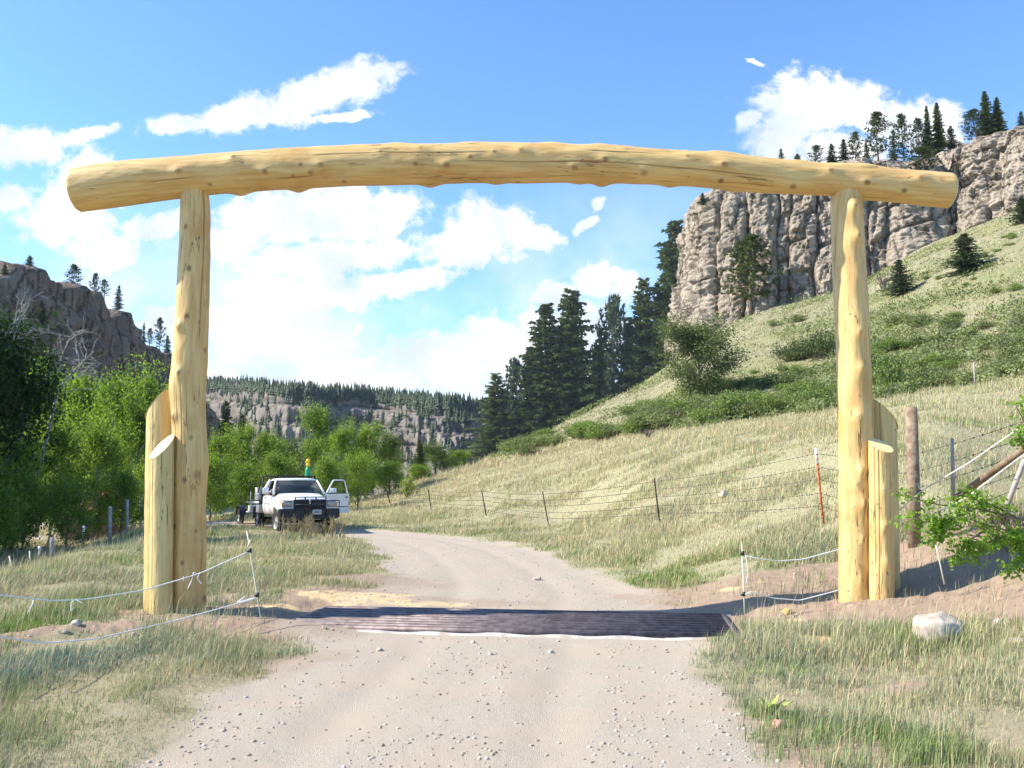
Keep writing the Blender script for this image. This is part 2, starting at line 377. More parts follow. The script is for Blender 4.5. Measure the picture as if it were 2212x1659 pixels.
# ---- one ground sheet, polar, finest inside the view
pa = np.concatenate([np.linspace(-PI, math.radians(-46), 60, endpoint=False), np.linspace(math.radians(-46), math.radians(46), 1000, endpoint=False), np.linspace(math.radians(46), PI, 61)])
ra = np.concatenate([[.4, .8, 1.2, 1.7], np.exp(np.linspace(math.log(2.2), math.log(130), 560)), np.exp(np.linspace(math.log(133), math.log(4500), 60))])
A, R = np.meshgrid(pa, ra, indexing='ij'); X, Y = R*np.sin(A), R*np.cos(A)
Zt = H(X, Y)
far = sst(R, 260, 600); Zt = Zt*(1-far) + far*(-3.0)
V = np.stack([X, Y, Zt], -1).reshape(-1, 3)
V = np.concatenate([V, [[0, 0, 0]]])
nv = len(ra); gf = grid_faces(len(pa), nv)[:, ::-1]
ctr = len(V)-1
tf = np.stack([np.full(len(pa)-1, ctr), np.arange(1, len(pa))*nv, np.arange(len(pa)-1)*nv], -1)
rm, dm, sm = masks(V[:, 0], V[:, 1])
hill = sst(V[:, 2], 4.5, 7.5)
m1 = np.stack([rm, dm, sm, hill], -1)
# green patches on the slope (real ground cover), dry elsewhere
gp = sst(fbm(V[:, 0]*.11, V[:, 1]*.11+V[:, 2]*.1, o=5, s=77)-.53 + .13*sst(np.hypot(V[:, 0], V[:, 1]), 100, 62), -.04, .14)*.85
m2 = np.stack([gp, fbm(V[:, 0]*.25, V[:, 1]*.25, o=4, s=55), sst(np.hypot(V[:, 0], V[:, 1]), 11, 17), np.ones(len(V))], -1)
gm = bpy.data.materials.new('ground_cover'); gm.use_nodes = True; t, b = nodes(gm)
b.inputs['Roughness'].default_value = .95; b.inputs['Specular IOR Level'].default_value = .1
ge = N(t, 'ShaderNodeNewGeometry'); pos = ge.outputs['Position']
s1 = N(t, 'ShaderNodeSeparateColor'); a1 = attr(t, 'zone'); L(t, a1.outputs['Color'], s1.inputs[0])
s2 = N(t, 'ShaderNodeSeparateColor'); a2 = attr(t, 'cover'); L(t, a2.outputs['Color'], s2.inputs[0])
nf = wn(80, 5, pos, .7, t); nm = wn(9, 5, pos, .6, t); nb = wn(1.3, 4, pos, .6, t); nff = wn(160, 3, pos, .7, t)
vo = N(t, 'ShaderNodeTexVoronoi'); vo.inputs['Scale'].default_value = 130; L(t, pos, vo.inputs['Vector'])
vo2 = N(t, 'ShaderNodeTexVoronoi'); vo2.inputs['Scale'].default_value = 30; L(t, pos, vo2.inputs['Vector'])
vsep = N(t, 'ShaderNodeSeparateColor'); L(t, vo.outputs['Color'], vsep.inputs[0])
grav = MIX(t, vsep.outputs[0], (.345, .29, .225), (.455, .395, .32))
grav = MIX(t, SS(t, nb.outputs[0], .42, .62), grav, (.42, .345, .265))
grav = MIX(t, M_(t, 'MULTIPLY', SS(t, vo2.outputs['Distance'], .16, .05), .45), grav, (.56, .50, .44))
dirt = MIX(t, nm.outputs[0], (.25, .17, .12), (.40, .30, .215))
dirt = MIX(t, M_(t, 'MULTIPLY', SS(t, nf.outputs[0], .55, .75), .6), dirt, (.52, .42, .32))
saw = MIX(t, nf.outputs[0], (.62, .42, .16), (.92, .74, .40))
soil = MIX(t, nm.outputs[0], (.21, .17, .105), (.34, .29, .18))
soil = MIX(t, SS(t, nff.outputs[0], .48, .6), soil, (.44, .38, .25))
soil = MIX(t, s2.outputs[2], soil, MIX(t, nm.outputs[0], (.27, .25, .145), (.40, .36, .215)))
hilldry = MIX(t, SS(t, nm.outputs[0], .4, .6), (.235, .205, .125), (.325, .29, .185))
hilldry = MIX(t, M_(t, 'MULTIPLY', SS(t, nb.outputs[0], .44, .56), .75), hilldry, (.20, .205, .105))
hillgrn = MIX(t, SS(t, nm.outputs[0], .4, .62), (.16, .165, .075), (.27, .265, .13))
hillc = MIX(t, s2.outputs[0], hilldry, hillgrn)
c = MIX(t, a1.outputs['Alpha'], soil, hillc)
c = MIX(t, s1.outputs[0], c, grav); c = MIX(t, s1.outputs[1], c, MIX(t, M_(t, 'MULTIPLY', s1.outputs[0], .55), dirt, grav)); c = MIX(t, M_(t, 'MULTIPLY', s1.outputs[2], M_(t, 'MULTIPLY', SS(t, nff.outputs[0], .40, .58), SS(t, nm.outputs[0], .30, .52))), c, saw)
L(t, c, b.inputs['Base Color'])
hh = M_(t, 'ADD', M_(t, 'MULTIPLY', nf.outputs[0], .5), M_(t, 'MULTIPLY', vo.outputs['Distance'], -.8))
hh = M_(t, 'ADD', hh, M_(t, 'MULTIPLY', nm.outputs[0], 1.2))
bumpit(t, b, hh, .6, .012)
ground = mk('ground', V, [gf, tf], gm, attrs={'zone': m1, 'cover': m2})
tag(ground, kind='structure')
# ------------------------------------------------------------------ rock walls
def rockmat(name, c1, c2, c3, sc_=.35, stain=.5):
    m = mat(name, c1, .95, 0, .1); t, b = nodes(m)
    ge = N(t, 'ShaderNodeNewGeometry'); mp = N(t, 'ShaderNodeMapping'); L(t, ge.outputs['Position'], mp.inputs[0]); mp.inputs[3].default_value = (1, 1, .35)
    n1 = wn(sc_, 6, mp.outputs[0], .65, t); n2 = wn(sc_*7, 5, ge.outputs['Position'], .7, t)
    mp2 = N(t, 'ShaderNodeMapping'); L(t, ge.outputs['Position'], mp2.inputs[0]); mp2.inputs[3].default_value = (.25, .25, 2.2)
    n3 = wn(sc_*2.2, 4, mp2.outputs[0], .6, t)
    c = MIX(t, SS(t, n1.outputs[0], .38, .62), c1, c2)
    c = MIX(t, M_(t, 'MULTIPLY', SS(t, n2.outputs[0], .5, .75), .6), c, c3)
    c = MIX(t, M_(t, 'MULTIPLY', SS(t, n3.outputs[0], .55, .7), stain), c, tuple(x*.55 for x in c1))
    ve = N(t, 'ShaderNodeTexVoronoi', feature='DISTANCE_TO_EDGE'); ve.inputs['Scale'].default_value = sc_*1.5; wv_ = VM(t, 'ADD', mp.outputs[0], VM(t, 'MULTIPLY', n2.outputs['Color'], 1.1).outputs[0]); L(t, wv_.outputs[0], ve.inputs['Vector'])
    vm = M_(t, 'SUBTRACT', 1.0, SS(t, ve.outputs['Distance'], .0, .045)); c = MIX(t, M_(t, 'MULTIPLY', vm, .42), c, tuple(x*.38 for x in c1))
    cr = attr(t, 'crack'); c = MIX(t, M_(t, 'MULTIPLY', cr.outputs['Fac'], .6), c, tuple(x*.4 for x in c1))
    L(t, c, b.inputs['Base Color'])
    bumpit(t, b, M_(t, 'SUBTRACT', M_(t, 'ADD', n2.outputs[0], n1.outputs[0]), M_(t, 'MULTIPLY', vm, .7)), 1.0, .5)
    return m
def wall_mesh(name, base, top, nu, nv_, disp, mt, cap=26, capz=5, capn=14, lean=.12, back=None):
    """base/top: polylines of (x,y,z) of equal length; the face between them is displaced along its normal by disp(s,h,x,y,z)"""
    base = np.array(base, float); top = np.array(top, float)
    sl_ = np.concatenate([[0], np.cumsum(np.hypot(*np.diff(base[:, :2], axis=0).T))]); s = np.linspace(0, sl_[-1], nu)
    B = np.stack([np.interp(s, sl_, base[:, k]) for k in range(3)], -1); T = np.stack([np.interp(s, sl_, top[:, k]) for k in range(3)], -1)
    B[:, :2] = blur(B[:, :2], max(2, nu//60), 0)
    T[:, :2] = blur(T[:, :2], max(2, nu//60), 0)
    tg = np.gradient(B[:, :2], axis=0); tg /= np.linalg.norm(tg, axis=1)[:, None]
    tg = blur(tg, max(2, nu//25), 0)
    nrm = np.stack([tg[:, 1], -tg[:, 0], np.zeros(nu)], -1)
    nrm /= np.linalg.norm(nrm, axis=1)[:, None]
    v = np.linspace(0, 1, nv_)
    G = B[:, None]*(1-v[None, :, None]) + T[:, None]*v[None, :, None]
    hh_ = G[..., 2]-B[:, None, 2]; S2 = np.repeat(s[:, None], nv_, 1)
    dsp, crk = disp(S2, hh_, v[None, :]+0*S2, G)
    G = G + nrm[:, None]*dsp[..., None]
    # rim: soften the top edge and run back over the plateau
    rim = G[:, -1]; crk_all = [crk]
    rows = [G]; cz_ = np.linspace(0, 1, capn+1)[1:]
    R_ = np.stack([rim - nrm*cap*q**1.2 + np.array([0, 0, 1])*(capz*(1-(1-q)**2)) for q in cz_], 1)
    R_[..., 2] += (fbm(R_[..., 0]*.3, R_[..., 1]*.3, o=4, s=4)-.5)*3.0*np.sin(PI*np.clip(cz_, 0, 1))[None, :]
    G = np.concatenate([G, R_], 1); crk = np.concatenate([crk, np.zeros((nu, capn))], 1)
    V = G.reshape(-1, 3)
    o = mk(name, V, [grid_faces(nu, G.shape[1])], mt, attrs={'crack': crk.ravel()}, smooth=False)
    tag(o, kind='structure'); return o, G
def ribs(S, widths, depth, phase=0):
    """irregular rounded columns: returns (displacement, crack mask)"""
    e = np.concatenate([[0], np.cumsum(widths)]); S = np.clip(S, 0, e[-1]-.01)
    k = np.searchsorted(e, S, side='right')-1; k = np.clip(k, 0, len(widths)-1)
    w = np.array(widths)[k]; q = (S-e[k])/w*2-1
    d = (np.maximum(0, 1-np.abs(q)**4.5))**.5
    return d*depth*np.minimum(1, w/3), np.clip(1-(1-np.abs(q))*w/.35, 0, 1), k
rr = np.random.default_rng(5)
# right-hand cliff of rounded tuff columns, sunlit
cb = [(1548,185,700),(1530,160,700),(1516,140,735),(1545,130,720),(1620,127,700),(1700,125,682),(1800,123,655),(1860,121,640),(1930,119,600),(1972,119,580),(1990,123,555),(2060,123,520),(2130,119,500),(2212,115,475),(2350,109,430),(2700,100,330)]
ct = {1548:420,1530:420,1516:440,1545:412,1620:398,1700:374,1800:352,1860:352,1930:356,1972:366,1990:350,2060:322,2130:300,2212:276,2350:230,2700:120}
base = [P(c_, r_, y_) for c_, y_, r_ in cb]; base = [(x, y, hgt(x, y)-2.5) for x, y, z in base]
top = []
for (c_, y_, r_) in cb:
    y2 = y_+(4.5 if c_ > 1540 else 2); top.append(P(c_, ct[c_], y2))
wd = rr.uniform(1.6, 5.2, 60); wd2 = rr.uniform(.9, 2.4, 160); wd3 = rr.uniform(5, 12, 40)
def disp_r(S, h, v, G):
    wob = (fbm(S*.2, h*.16, o=3, s=2)-.5)*1.8
    d1_, c1_, k1 = ribs(S+wob, wd, 2.1); d2_, c2_, _ = ribs(S+wob*1.3+4, wd2, .45)
    # horizontal joints at a different height in each column
    hj = 6+9*_h(k1, k1*0, k1*0, 3); hj2 = 12+7*_h(k1, k1*0, k1*0, 8)
    j = (.9*np.exp(-((h-hj)/.28)**2)+.6*np.exp(-((h-hj2)/.25)**2))*(_h(k1, k1*0, k1*0, 31) > .35)
    lower = sst(hj-h, -.3, .6)*1.3*_h(k1, k1*0, k1*0, 12)
    n_ = (fbm(G[..., 0]*.35, G[..., 1]*.35, G[..., 2]*.35, o=5, s=1, g=.68)-.5)*1.7 + (fbm(G[..., 0]*1.6, G[..., 1]*1.6, G[..., 2]*1.6, o=3, s=71, g=.7)-.5)*1.1
    d = d1_+d2_*.8+n_-j*.9+lower + (1-v)*2.0
    d = d - sst(v, .88, 1.0)*1.8
    bs_, bh_ = S/2.1+_h(k1, k1*0, k1*0, 51)*3+(fbm(S*.5, h*.5, o=2, s=52)-.5)*.5, h/3.3+_h(k1, k1*0, k1*0, 53)*4+(fbm(S*.4, h*.4, o=2, s=54)-.5)*.6
    d = d + 1.6*_h(np.floor(bs_), np.floor(bh_), k1, 55)-.5+.45*_h(np.floor(bs_*2.3), np.floor(bh_*2.1), k1, 56)
    # big buttress lobes
    d = d + 2.6*gs(S, h, 0, 0, 1, 1)*0
    return d, np.clip(c1_*.9+j*.5+.4*c2_, 0, 1)
tuff = rockmat('tuff', (.345, .285, .22), (.45, .38, .30), (.56, .49, .40), .3, .45)
cliffR, GR = wall_mesh('cliff', base, top, 900, 170, disp_r, tuff, cap=34, capz=3.5)
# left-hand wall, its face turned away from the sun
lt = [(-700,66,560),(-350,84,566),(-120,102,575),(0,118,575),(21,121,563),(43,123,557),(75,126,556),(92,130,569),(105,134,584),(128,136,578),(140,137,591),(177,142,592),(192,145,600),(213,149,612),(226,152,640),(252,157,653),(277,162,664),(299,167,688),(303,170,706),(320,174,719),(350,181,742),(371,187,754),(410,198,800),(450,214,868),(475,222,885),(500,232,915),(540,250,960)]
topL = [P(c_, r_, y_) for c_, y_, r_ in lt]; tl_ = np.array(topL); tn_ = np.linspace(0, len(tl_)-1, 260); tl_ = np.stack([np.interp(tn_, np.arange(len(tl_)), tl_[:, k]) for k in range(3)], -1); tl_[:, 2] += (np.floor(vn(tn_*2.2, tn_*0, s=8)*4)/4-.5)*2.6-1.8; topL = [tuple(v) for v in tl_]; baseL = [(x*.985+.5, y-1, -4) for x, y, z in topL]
wl1 = rr.uniform(9, 22, 30); wl2 = rr.uniform(2, 5, 120)
def disp_l(S, h, v, G):
    wob = (fbm(S*.12, h*.1, o=3, s=12)-.5)*5
    d1_, c1_, k1 = ribs(S+wob, wl1, 4.5); d2_, c2_, _ = ribs(S+wob*.5, wl2, 2.2)
    lay = (fbm(h*.55+S*.02, h*0+3.3, o=3, s=6, g=.7)-.5)*2.2 + (fbm(h*2.1+S*.05, S*.05, o=2, s=16)-.5)*1.0
    n_ = (fbm(G[..., 0]*.2, G[..., 1]*.2, G[..., 2]*.4, o=5, s=7, g=.68)-.5)*5
    return (d1_+d2_*.9+lay+n_-4)*(1-.75*sst(v, .72, 1)), np.clip(c1_*.8, 0, 1)
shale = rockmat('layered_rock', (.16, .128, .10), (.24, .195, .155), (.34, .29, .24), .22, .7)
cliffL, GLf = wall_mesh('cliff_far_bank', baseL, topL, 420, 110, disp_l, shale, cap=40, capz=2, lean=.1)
# ------------------------------------------------------------------ the mesa closing the valley
msky = ([-400,300,442,498,538,600,666,778,834,890,1039,1200,1500,2400],[812,815,825,829,830,836,842,846,851,857,872,885,900,930])
nu, nvv = 900, 230
cc = np.linspace(-300, 2300, nu); vv = np.linspace(0, 1, nvv)
C2, V2 = np.meshgrid(cc, vv, indexing='ij')
dist0 = 430+40*np.sin(C2/170.)+30*np.sin(C2/61.+1)
ztop = np.array([ZR(np.interp(c_, *msky), dist0[i_, 0]+110) for i_, c_ in enumerate(cc)])[:, None]+0*V2
prf = V2*150                      # metres run from toe to rim
X2 = (C2-1106)/F*500
st_ = fbm(X2*.012, V2*3, o=3, s=40)
cl = lambda x, a, w: sst(x, a, a+w)
u_ = V2 + (st_-.5)*.22*np.sin(PI*V2)
wv_ = (fbm(X2*.006, V2*2.0, o=4, s=140)-.5)*.30*np.sin(PI*V2)
q_ = np.clip(V2+wv_, 0, 1); NT = 6.0; fr_ = q_*NT-np.floor(q_*NT)
hz_ = .30*q_+.70*(np.floor(q_*NT)+sst(fr_, .42, .78))/NT
hz_ = hz_/hz_.max()
gul = (np.abs(fbm(X2*.02, V2*1.2, o=4, s=44)-.5)*2)
Zm = -4+(ztop+4)*hz_ - (1-gul)**2*5*np.sin(PI*V2)**.7
Zm += (fbm(X2*.09, V2*9, o=5, s=46, g=.7)-.5)*5*np.sin(PI*np.clip(V2, 0, 1))
rb_ = np.abs(fbm(X2*.07, V2*.6, o=5, s=90, g=.6)-.5)*2
steep = np.gradient(hz_, axis=1); steep = np.clip(steep/steep.max()*1.6, 0, 1)
Ym = 0*C2+dist0*1.0+V2*110+(fbm(X2*.03, V2*4, o=5, s=48, g=.6)-.5)*34*np.sin(PI*V2)-(rb_**.5)*9*steep+(fbm(X2*.25, V2*14, o=4, s=93, g=.7)-.5)*16*np.sin(PI*V2)-(1-np.abs(fbm(X2*.16, V2*3, o=3, s=94)-.5)*2)**6*7*np.sin(PI*V2)
Xm = (C2-1106)/F*Ym
# plateau behind the rim
ex = [12, 40, 120, 400]; Gm = np.stack([Xm, Ym, Zm], -1)
rim = Gm[:, -1]; extra = np.stack([rim+np.array([0, e, -e*.004+(2.0 if e < 100 else 0)]) for e in ex], 1); Gm = np.concatenate([Gm, extra], 1)
mesar = rockmat('mesa_rock', (.15, .128, .105), (.225, .195, .16), (.32, .28, .235), .05, .8)
mesa = tag(mk('mesa', Gm.reshape(-1, 3), [grid_faces(nu, Gm.shape[1])], mesar, attrs={'crack': np.zeros(Gm.shape[0]*Gm.shape[1])}, smooth=False), kind='structure')
# ------------------------------------------------------------------ the log gateway
GY = 10.9
def woodmat(name, c1, c2, ring=False):
    m = mat(name, c1, .5, 0, .35); t, b = nodes(m)
    lu = attr(t, 'grain'); mp = N(t, 'ShaderNodeMapping'); L(t, lu.outputs['Color'], mp.inputs[0]); mp.inputs[3].default_value = (.55, 7, 1)
    g1 = wn(3.0, 6, mp.outputs[0], .6, t)
    mp2 = N(t, 'ShaderNodeMapping'); L(t, lu.outputs['Color'], mp2.inputs[0]); mp2.inputs[3].default_value = (.25, 3.2, 1)
    g2 = wn(2.6, 3, mp2.outputs[0], .55, t)   # long drying checks
    g3 = wn(1.4, 4, lu.outputs['Color'], .6, t)
    c = MIX(t, SS(t, g1.outputs[0], .35, .65), c1, c2)
    c = MIX(t, M_(t, 'MULTIPLY', SS(t, g3.outputs[0], .5, .68), .5), c, (c1[0]*.78, c1[1]*.66, c1[2]*.5))
    ck = M_(t, 'ABSOLUTE', M_(t, 'SUBTRACT', g2.outputs[0], .5)); ck = M_(t, 'SUBTRACT', 1.0, SS(t, ck, .0, .010))
    sel = SS(t, wn(.9, 2, lu.outputs['Color'], .5, t).outputs[0], .45, .55); ck = M_(t, 'MULTIPLY', ck, M_(t, 'MULTIPLY', sel, .9))
    c = MIX(t, ck, c, (.10, .055, .025))
    # dark fine flecks left by the drawknife
    mp3 = N(t, 'ShaderNodeMapping'); L(t, lu.outputs['Color'], mp3.inputs[0]); mp3.inputs[3].default_value = (3.2, 16, 1)
    g4 = wn(2.2, 3, mp3.outputs[0], .6, t); c = MIX(t, M_(t, 'MULTIPLY', SS(t, g4.outputs[0], .66, .76), .4), c, (.24, .13, .06))
    kn = attr(t, 'knot'); c = MIX(t, kn.outputs['Fac'], c, (.15, .065, .025))
    L(t, c, b.inputs['Base Color'])
    bumpit(t, b, M_(t, 'SUBTRACT', g1.outputs[0], M_(t, 'MULTIPLY', ck, 2)), .25, .01)
    return m
wood = woodmat('peeled_pine', (.58, .355, .125), (.68, .47, .19))
woodG = woodmat('peeled_pine_greenish', (.56, .40, .15), (.68, .52, .235))
def cutmat():
    m = mat('sawn_end', (.8, .62, .3), .6, 0, .2); t, b = nodes(m); tc = N(t, 'ShaderNodeTexCoord')
    n = wn(14, 3, tc.outputs['Object'], .6, t); L(t, MIX(t, n.outputs[0], (.74, .54, .24), (.86, .70, .38)), b.inputs['Base Color']); return m
sawn = cutmat()
def log(name, pts, rad, nl, na, bumps=(), knots=(), seed=0, cut=None, mt=None, parent=None, rough=.012, flat=None):
    """a peeled log along pts (rows of x,y,z); bumps: (s 0..1, theta, amp, size m); knots: (s, theta, size m, dark)"""
    pts = np.array(pts, float); L0 = np.concatenate([[0], np.cumsum(np.linalg.norm(np.diff(pts, axis=0), axis=1))]); LT = L0[-1]
    s = np.linspace(0, LT, nl); c0 = np.stack([np.interp(s, L0, pts[:, k]) for k in range(3)], -1); r0 = np.interp(s, L0, rad)
    w = max(2, nl//40); c0 = np.concatenate([c0[:1], blur(c0, w, 0)[1:-1], c0[-1:]]); r0 = blur(r0, w, 0)
    T = np.gradient(c0, axis=0); T /= np.linalg.norm(T, axis=1)[:, None]
    fwd = np.array([0, -1.0, 0]); U = fwd[None]-T*(T@fwd)[:, None]; U /= np.linalg.norm(U, axis=1)[:, None]   # theta 0 faces the viewer side
    Wd = np.cross(T, U)
    th = np.arange(na)*2*PI/na; S, TH = np.meshgrid(s, th, indexing='ij')
    rr_ = r0[:, None]*np.ones((1, na))
    cx_, sx_ = np.cos(TH), np.sin(TH)
    rr_ = rr_*(1+ (fbm(S*.9+seed*7, cx_*1.1+seed, sx_*1.1, o=3, s=60)-.5)*.10) + (fbm(S*5+seed*3, cx_*3, sx_*3, o=3, s=63)-.5)*rough
    kd = np.zeros_like(S)
    for (bs, bt, amp, sz) in bumps:
        dth = (TH-bt+PI) % (2*PI)-PI; d2_ = ((S-bs*LT)/(sz*1.5))**2+(dth*r0[:, None]/sz)**2; rr_ = rr_+amp*np.exp(-d2_)
    for (bs, bt, sz, dk) in knots:
        dth = (TH-bt+PI) % (2*PI)-PI; ds = (S-bs*LT); dd = np.sqrt((ds/1.25)**2+(dth*r0[:, None])**2)/sz
        kd = np.maximum(kd, dk*np.clip(1.25-dd, 0, 1)**.8); rr_ = rr_-.25*sz*np.exp(-(dd/.45)**2)*.6
    gq = np.random.default_rng(int(seed)*13+1)
    for _ in range(max(6, int(LT*1.3))):   # drying checks running along the grain
        t0_ = gq.uniform(-PI*.62, PI*.62); s0_ = gq.uniform(-.1, .95)*LT; ln_ = gq.uniform(.4, 2.6); wv = t0_+(vn(S*1.3+t0_*9, S*0+seed, s=88)-.5)*.16+(S-s0_)*gq.normal(0, .015)
        dth = np.abs((TH-wv+PI) % (2*PI)-PI)*r0[:, None]; fade = sst(S, s0_, s0_+.15)*(1-sst(S, s0_+ln_-.3, s0_+ln_))
        cw = gq.uniform(.004, .0085); cd_ = np.clip(1.3-dth/cw, 0, 1)*fade; kd = np.maximum(kd, cd_*gq.uniform(.45, .85)); rr_ = rr_-cd_*.006
    Vv = c0[:, None]+rr_[..., None]*(U[:, None]*cx_[..., None]+Wd[:, None]*sx_[..., None])
    if flat is not None:         # hewn facets: planes n.x<=d
        for (n_, d_) in flat:
            n_ = np.array(n_, float); n_ /= np.linalg.norm(n_); ex_ = np.maximum(0, Vv@n_-d_); Vv = Vv-ex_[..., None]*n_
    if cut is not None:          # (z0, slope_x, slope_y) plane through the log's top, vertical logs only
        z0, ax_, ay_ = cut; zc = c0[-1]
        pl = z0+ax_*(Vv[..., 0]-zc[0])+ay_*(Vv[..., 1]-zc[1]); over = Vv[..., 2] > pl; Vv[..., 2] = np.minimum(Vv[..., 2], pl)
    V_ = Vv.reshape(-1, 3); g = np.stack([S.ravel()+seed*3.7, (TH*r0[:, None]).ravel(), np.full(S.size, seed*1.3)], -1)
    # side faces
    i = np.arange(nl-1)[:, None]*na; j = np.arange(na)[None, :]; j2 = (j+1) % na
    q = np.stack([i+j, i+j2, i+na+j2, i+na+j], -1).reshape(-1, 4)
    # end caps: concentric ring, slightly domed
    ends = []; tri = []; qd = []; base_n = len(V_); Vx = [V_]; gx = [g]; kx = [kd.ravel()]; n0 = base_n
    for e, (row, rev) in enumerate(((0, False), (nl-1, True))):
        ring = Vv[row]; ctr_ = ring.mean(0)
        if cut is not None and e == 1: ctr_[2] = cut[0]
        prev = row*na+np.arange(na); pts_prev = ring
        for k_, f_ in enumerate((.97, .6, .3)):
            nr = ctr_+(ring-ctr_)*f_
            if cut is None or e == 0: nr = nr+T[row]*(1 if rev else -1)*.012
            idx = n0+np.arange(na); n0 += na; Vx.append(nr); gx.append(np.tile([[9+f_, 0, 0]], (na, 1))); kx.append(np.zeros(na))
            a_, b_ = prev, idx
            f4 = np.stack([np.roll(a_, -1), a_, b_, np.roll(b_, -1)], -1); qd.append(f4[:, ::-1] if rev else f4); prev = idx
        Vx.append(ctr_[None]+T[row]*(0 if (cut is not None and e == 1) else (1 if rev else -1)*.012)); gx.append(np.array([[9, 0, 0]])); kx.append(np.zeros(1)); ci = n0; n0 += 1
        f3 = np.stack([np.full(na, ci), np.roll(prev, -1), prev], -1); tri.append(f3[:, ::-1] if rev else f3)
    qd = np.concatenate(qd); tri = np.concatenate(tri)
    qa = np.concatenate([q, qd]); 
    mi = np.concatenate([np.zeros(len(q)), np.ones(len(qd)), np.ones(len(tri))]).astype(int)
    if cut is not None:          # faces lying wholly on the cut plane belong to the sawn face
        ov = over.ravel(); fo = ov[q].all(1); mi[:len(q)][fo] = 1
    o = mk(name, np.concatenate(Vx), [qa, tri], None, parent, True, {'grain': np.concatenate(gx), 'knot': np.concatenate(kx)}, mats=[mt or wood, sawn], mi=mi)
    return o
gate = empty('log_gateway', (0, 0, 0), label='tall gateway of peeled yellow pine logs with one long crossbeam spanning the gravel road', cat='gateway')
# crossbeam: silhouette rows read along its length
tx = [150,159,200,250,400,525,600,752,857,1000,1082,1196,1300,1416,1500,1569,1650,1723,1800,1864,1950,2052,2062]
ty = [366,364,357,349,338,328,322,315,311,310,309,311.6,315,321.6,326,331,340,349.7,354,357,366,375,376]
bx = [150,183,250,320,393,452,515,641,752,880,1022,1136,1232,1320,1416,1528,1600,1678,1740,1812,1830,1930,2033,2062]
by = [459,456,447,437,428,420,416,408,401,399,394,395,393.5,396,399,406,412,419,421,424,427,437,448,450]
bc = np.linspace(166, 2050, 60); bp = []; brd = []
for c_ in bc:
    a_, b_ = P(c_, np.interp(c_, tx, ty), GY), P(c_, np.interp(c_, bx, by), GY)
    bp.append([(a_[0]+b_[0])/2, GY, (a_[2]+b_[2])/2]); brd.append((a_[2]-b_[2])/2*.955)
bp = np.array(bp); brd = np.array(brd)
def on_beam(c_, r_):             # view position -> (s, theta)
    k = np.interp(c_, bc, np.linspace(0, 1, 60)); cz_ = np.interp(k, np.linspace(0, 1, 60), bp[:, 2]); rd_ = np.interp(k, np.linspace(0, 1, 60), brd)
    p_ = P(c_, r_, GY); h_ = (p_[2]-cz_)*.95/rd_; h_ = max(-.98, min(.98, h_)); a_ = math.asin(h_)   # angle up from the sight line
    elv = math.radians(19); return k, (a_-elv)      # measured from level
kb = [(968,357,1),(1240,362,.9),(1304,346,.8),(1388,373,1),(1019,340,.5),(1127,328,.8),(914,321,.5),(902,355,.6),(404,371,.9),(583,371,.7),(679,373,.8),(702,357,.7),(462,398,.4),(519,342,.7),(746,390,.6),(641,380,.4),(1556,357,1),(1553,389,.8),(1784,370,.8),(1707,402,.9),(1860,394,.8),(1973,387,1),(1940,411,.7),(660,357,.3),(1120,391,.4),(1480,340,.5),(830,330,.5),(1070,330,.3)]
bumps = []; knots = []
for (c_, r_, w_) in kb:
    k_, a_ = on_beam(c_, r_); bumps.append((k_, -a_, .032*w_, .075)); knots.append((k_, -a_, .018+.02*w_, random.uniform(.55, .9)))
for (c_, w_) in ((515,1),(641,1),(928,.9),(1073,.5),(1302,1.1),(1254,.5),(1450,.6),(1590,.6)):
    k_ = np.interp(c_, bc, np.linspace(0, 1, 60)); bumps.append((k_, PI/2+.33, .045*w_, .075))
for (c_, w_) in ((857,.5),(1196,.7),(1290,.9),(1340,.5),(1723,.7),(1864,.8),(1569,.6)):
    k_ = np.interp(c_, bc, np.linspace(0, 1, 60)); bumps.append((k_, -PI/2+.33, .03*w_, .10))
for k_ in range(26): bumps.append((random.random(), random.uniform(-PI, PI), random.uniform(-.01, .022), random.uniform(.06, .16)))
log('crossbeam', bp, brd, 760, 230, bumps, knots, seed=2, parent=gate)
def vlog(name, rows, lefts, rights, Y, seed, cut=None, mt=None, kn=(), bm=(), extra_top=0, flat=None, nl=380, na=150, dome=0):
    pts, rad = [], []
    for r_, l_, g_ in zip(rows, lefts, rights):
        a_, b_ = P(l_, r_, Y), P(g_, r_, Y); pts.append([(a_[0]+b_[0])/2, Y, a_[2]]); rad.append((b_[0]-a_[0])/2*.985)
    pts = np.array(pts); rad = np.array(rad)
    o_ = np.argsort(pts[:, 2]); pts, rad = pts[o_], rad[o_]; z0, z1 = pts[0, 2], pts[-1, 2]
    kk, bb = [], []
    for (c_, r_, sz, dk, amp) in kn:
        p_ = P(c_, r_, Y); s_ = (p_[2]-z0)/(z1-z0); cxx = np.interp(p_[2], pts[:, 2], pts[:, 0]); rdd = np.interp(p_[2], pts[:, 2], rad)
        th_ = math.asin(max(-.97, min(.97, (p_[0]-cxx)/rdd)))
        kk.append((s_, th_*SGN, sz, dk)); bb.append((s_, th_*SGN, amp, .05))
    for (c_, r_, amp, sz) in bm:
        p_ = P(c_, r_, Y); s_ = (p_[2]-z0)/(z1-z0); cxx = np.interp(p_[2], pts[:, 2], pts[:, 0]); rdd = np.interp(p_[2], pts[:, 2], rad)
        th_ = math.asin(max(-.97, min(.97, (p_[0]-cxx)/rdd))); bb.append((s_, th_*SGN, amp, sz))
    return log(name, pts, rad, nl, na, bb, kk, seed, cut, mt, gate, .01, flat)
SGN = 1.0
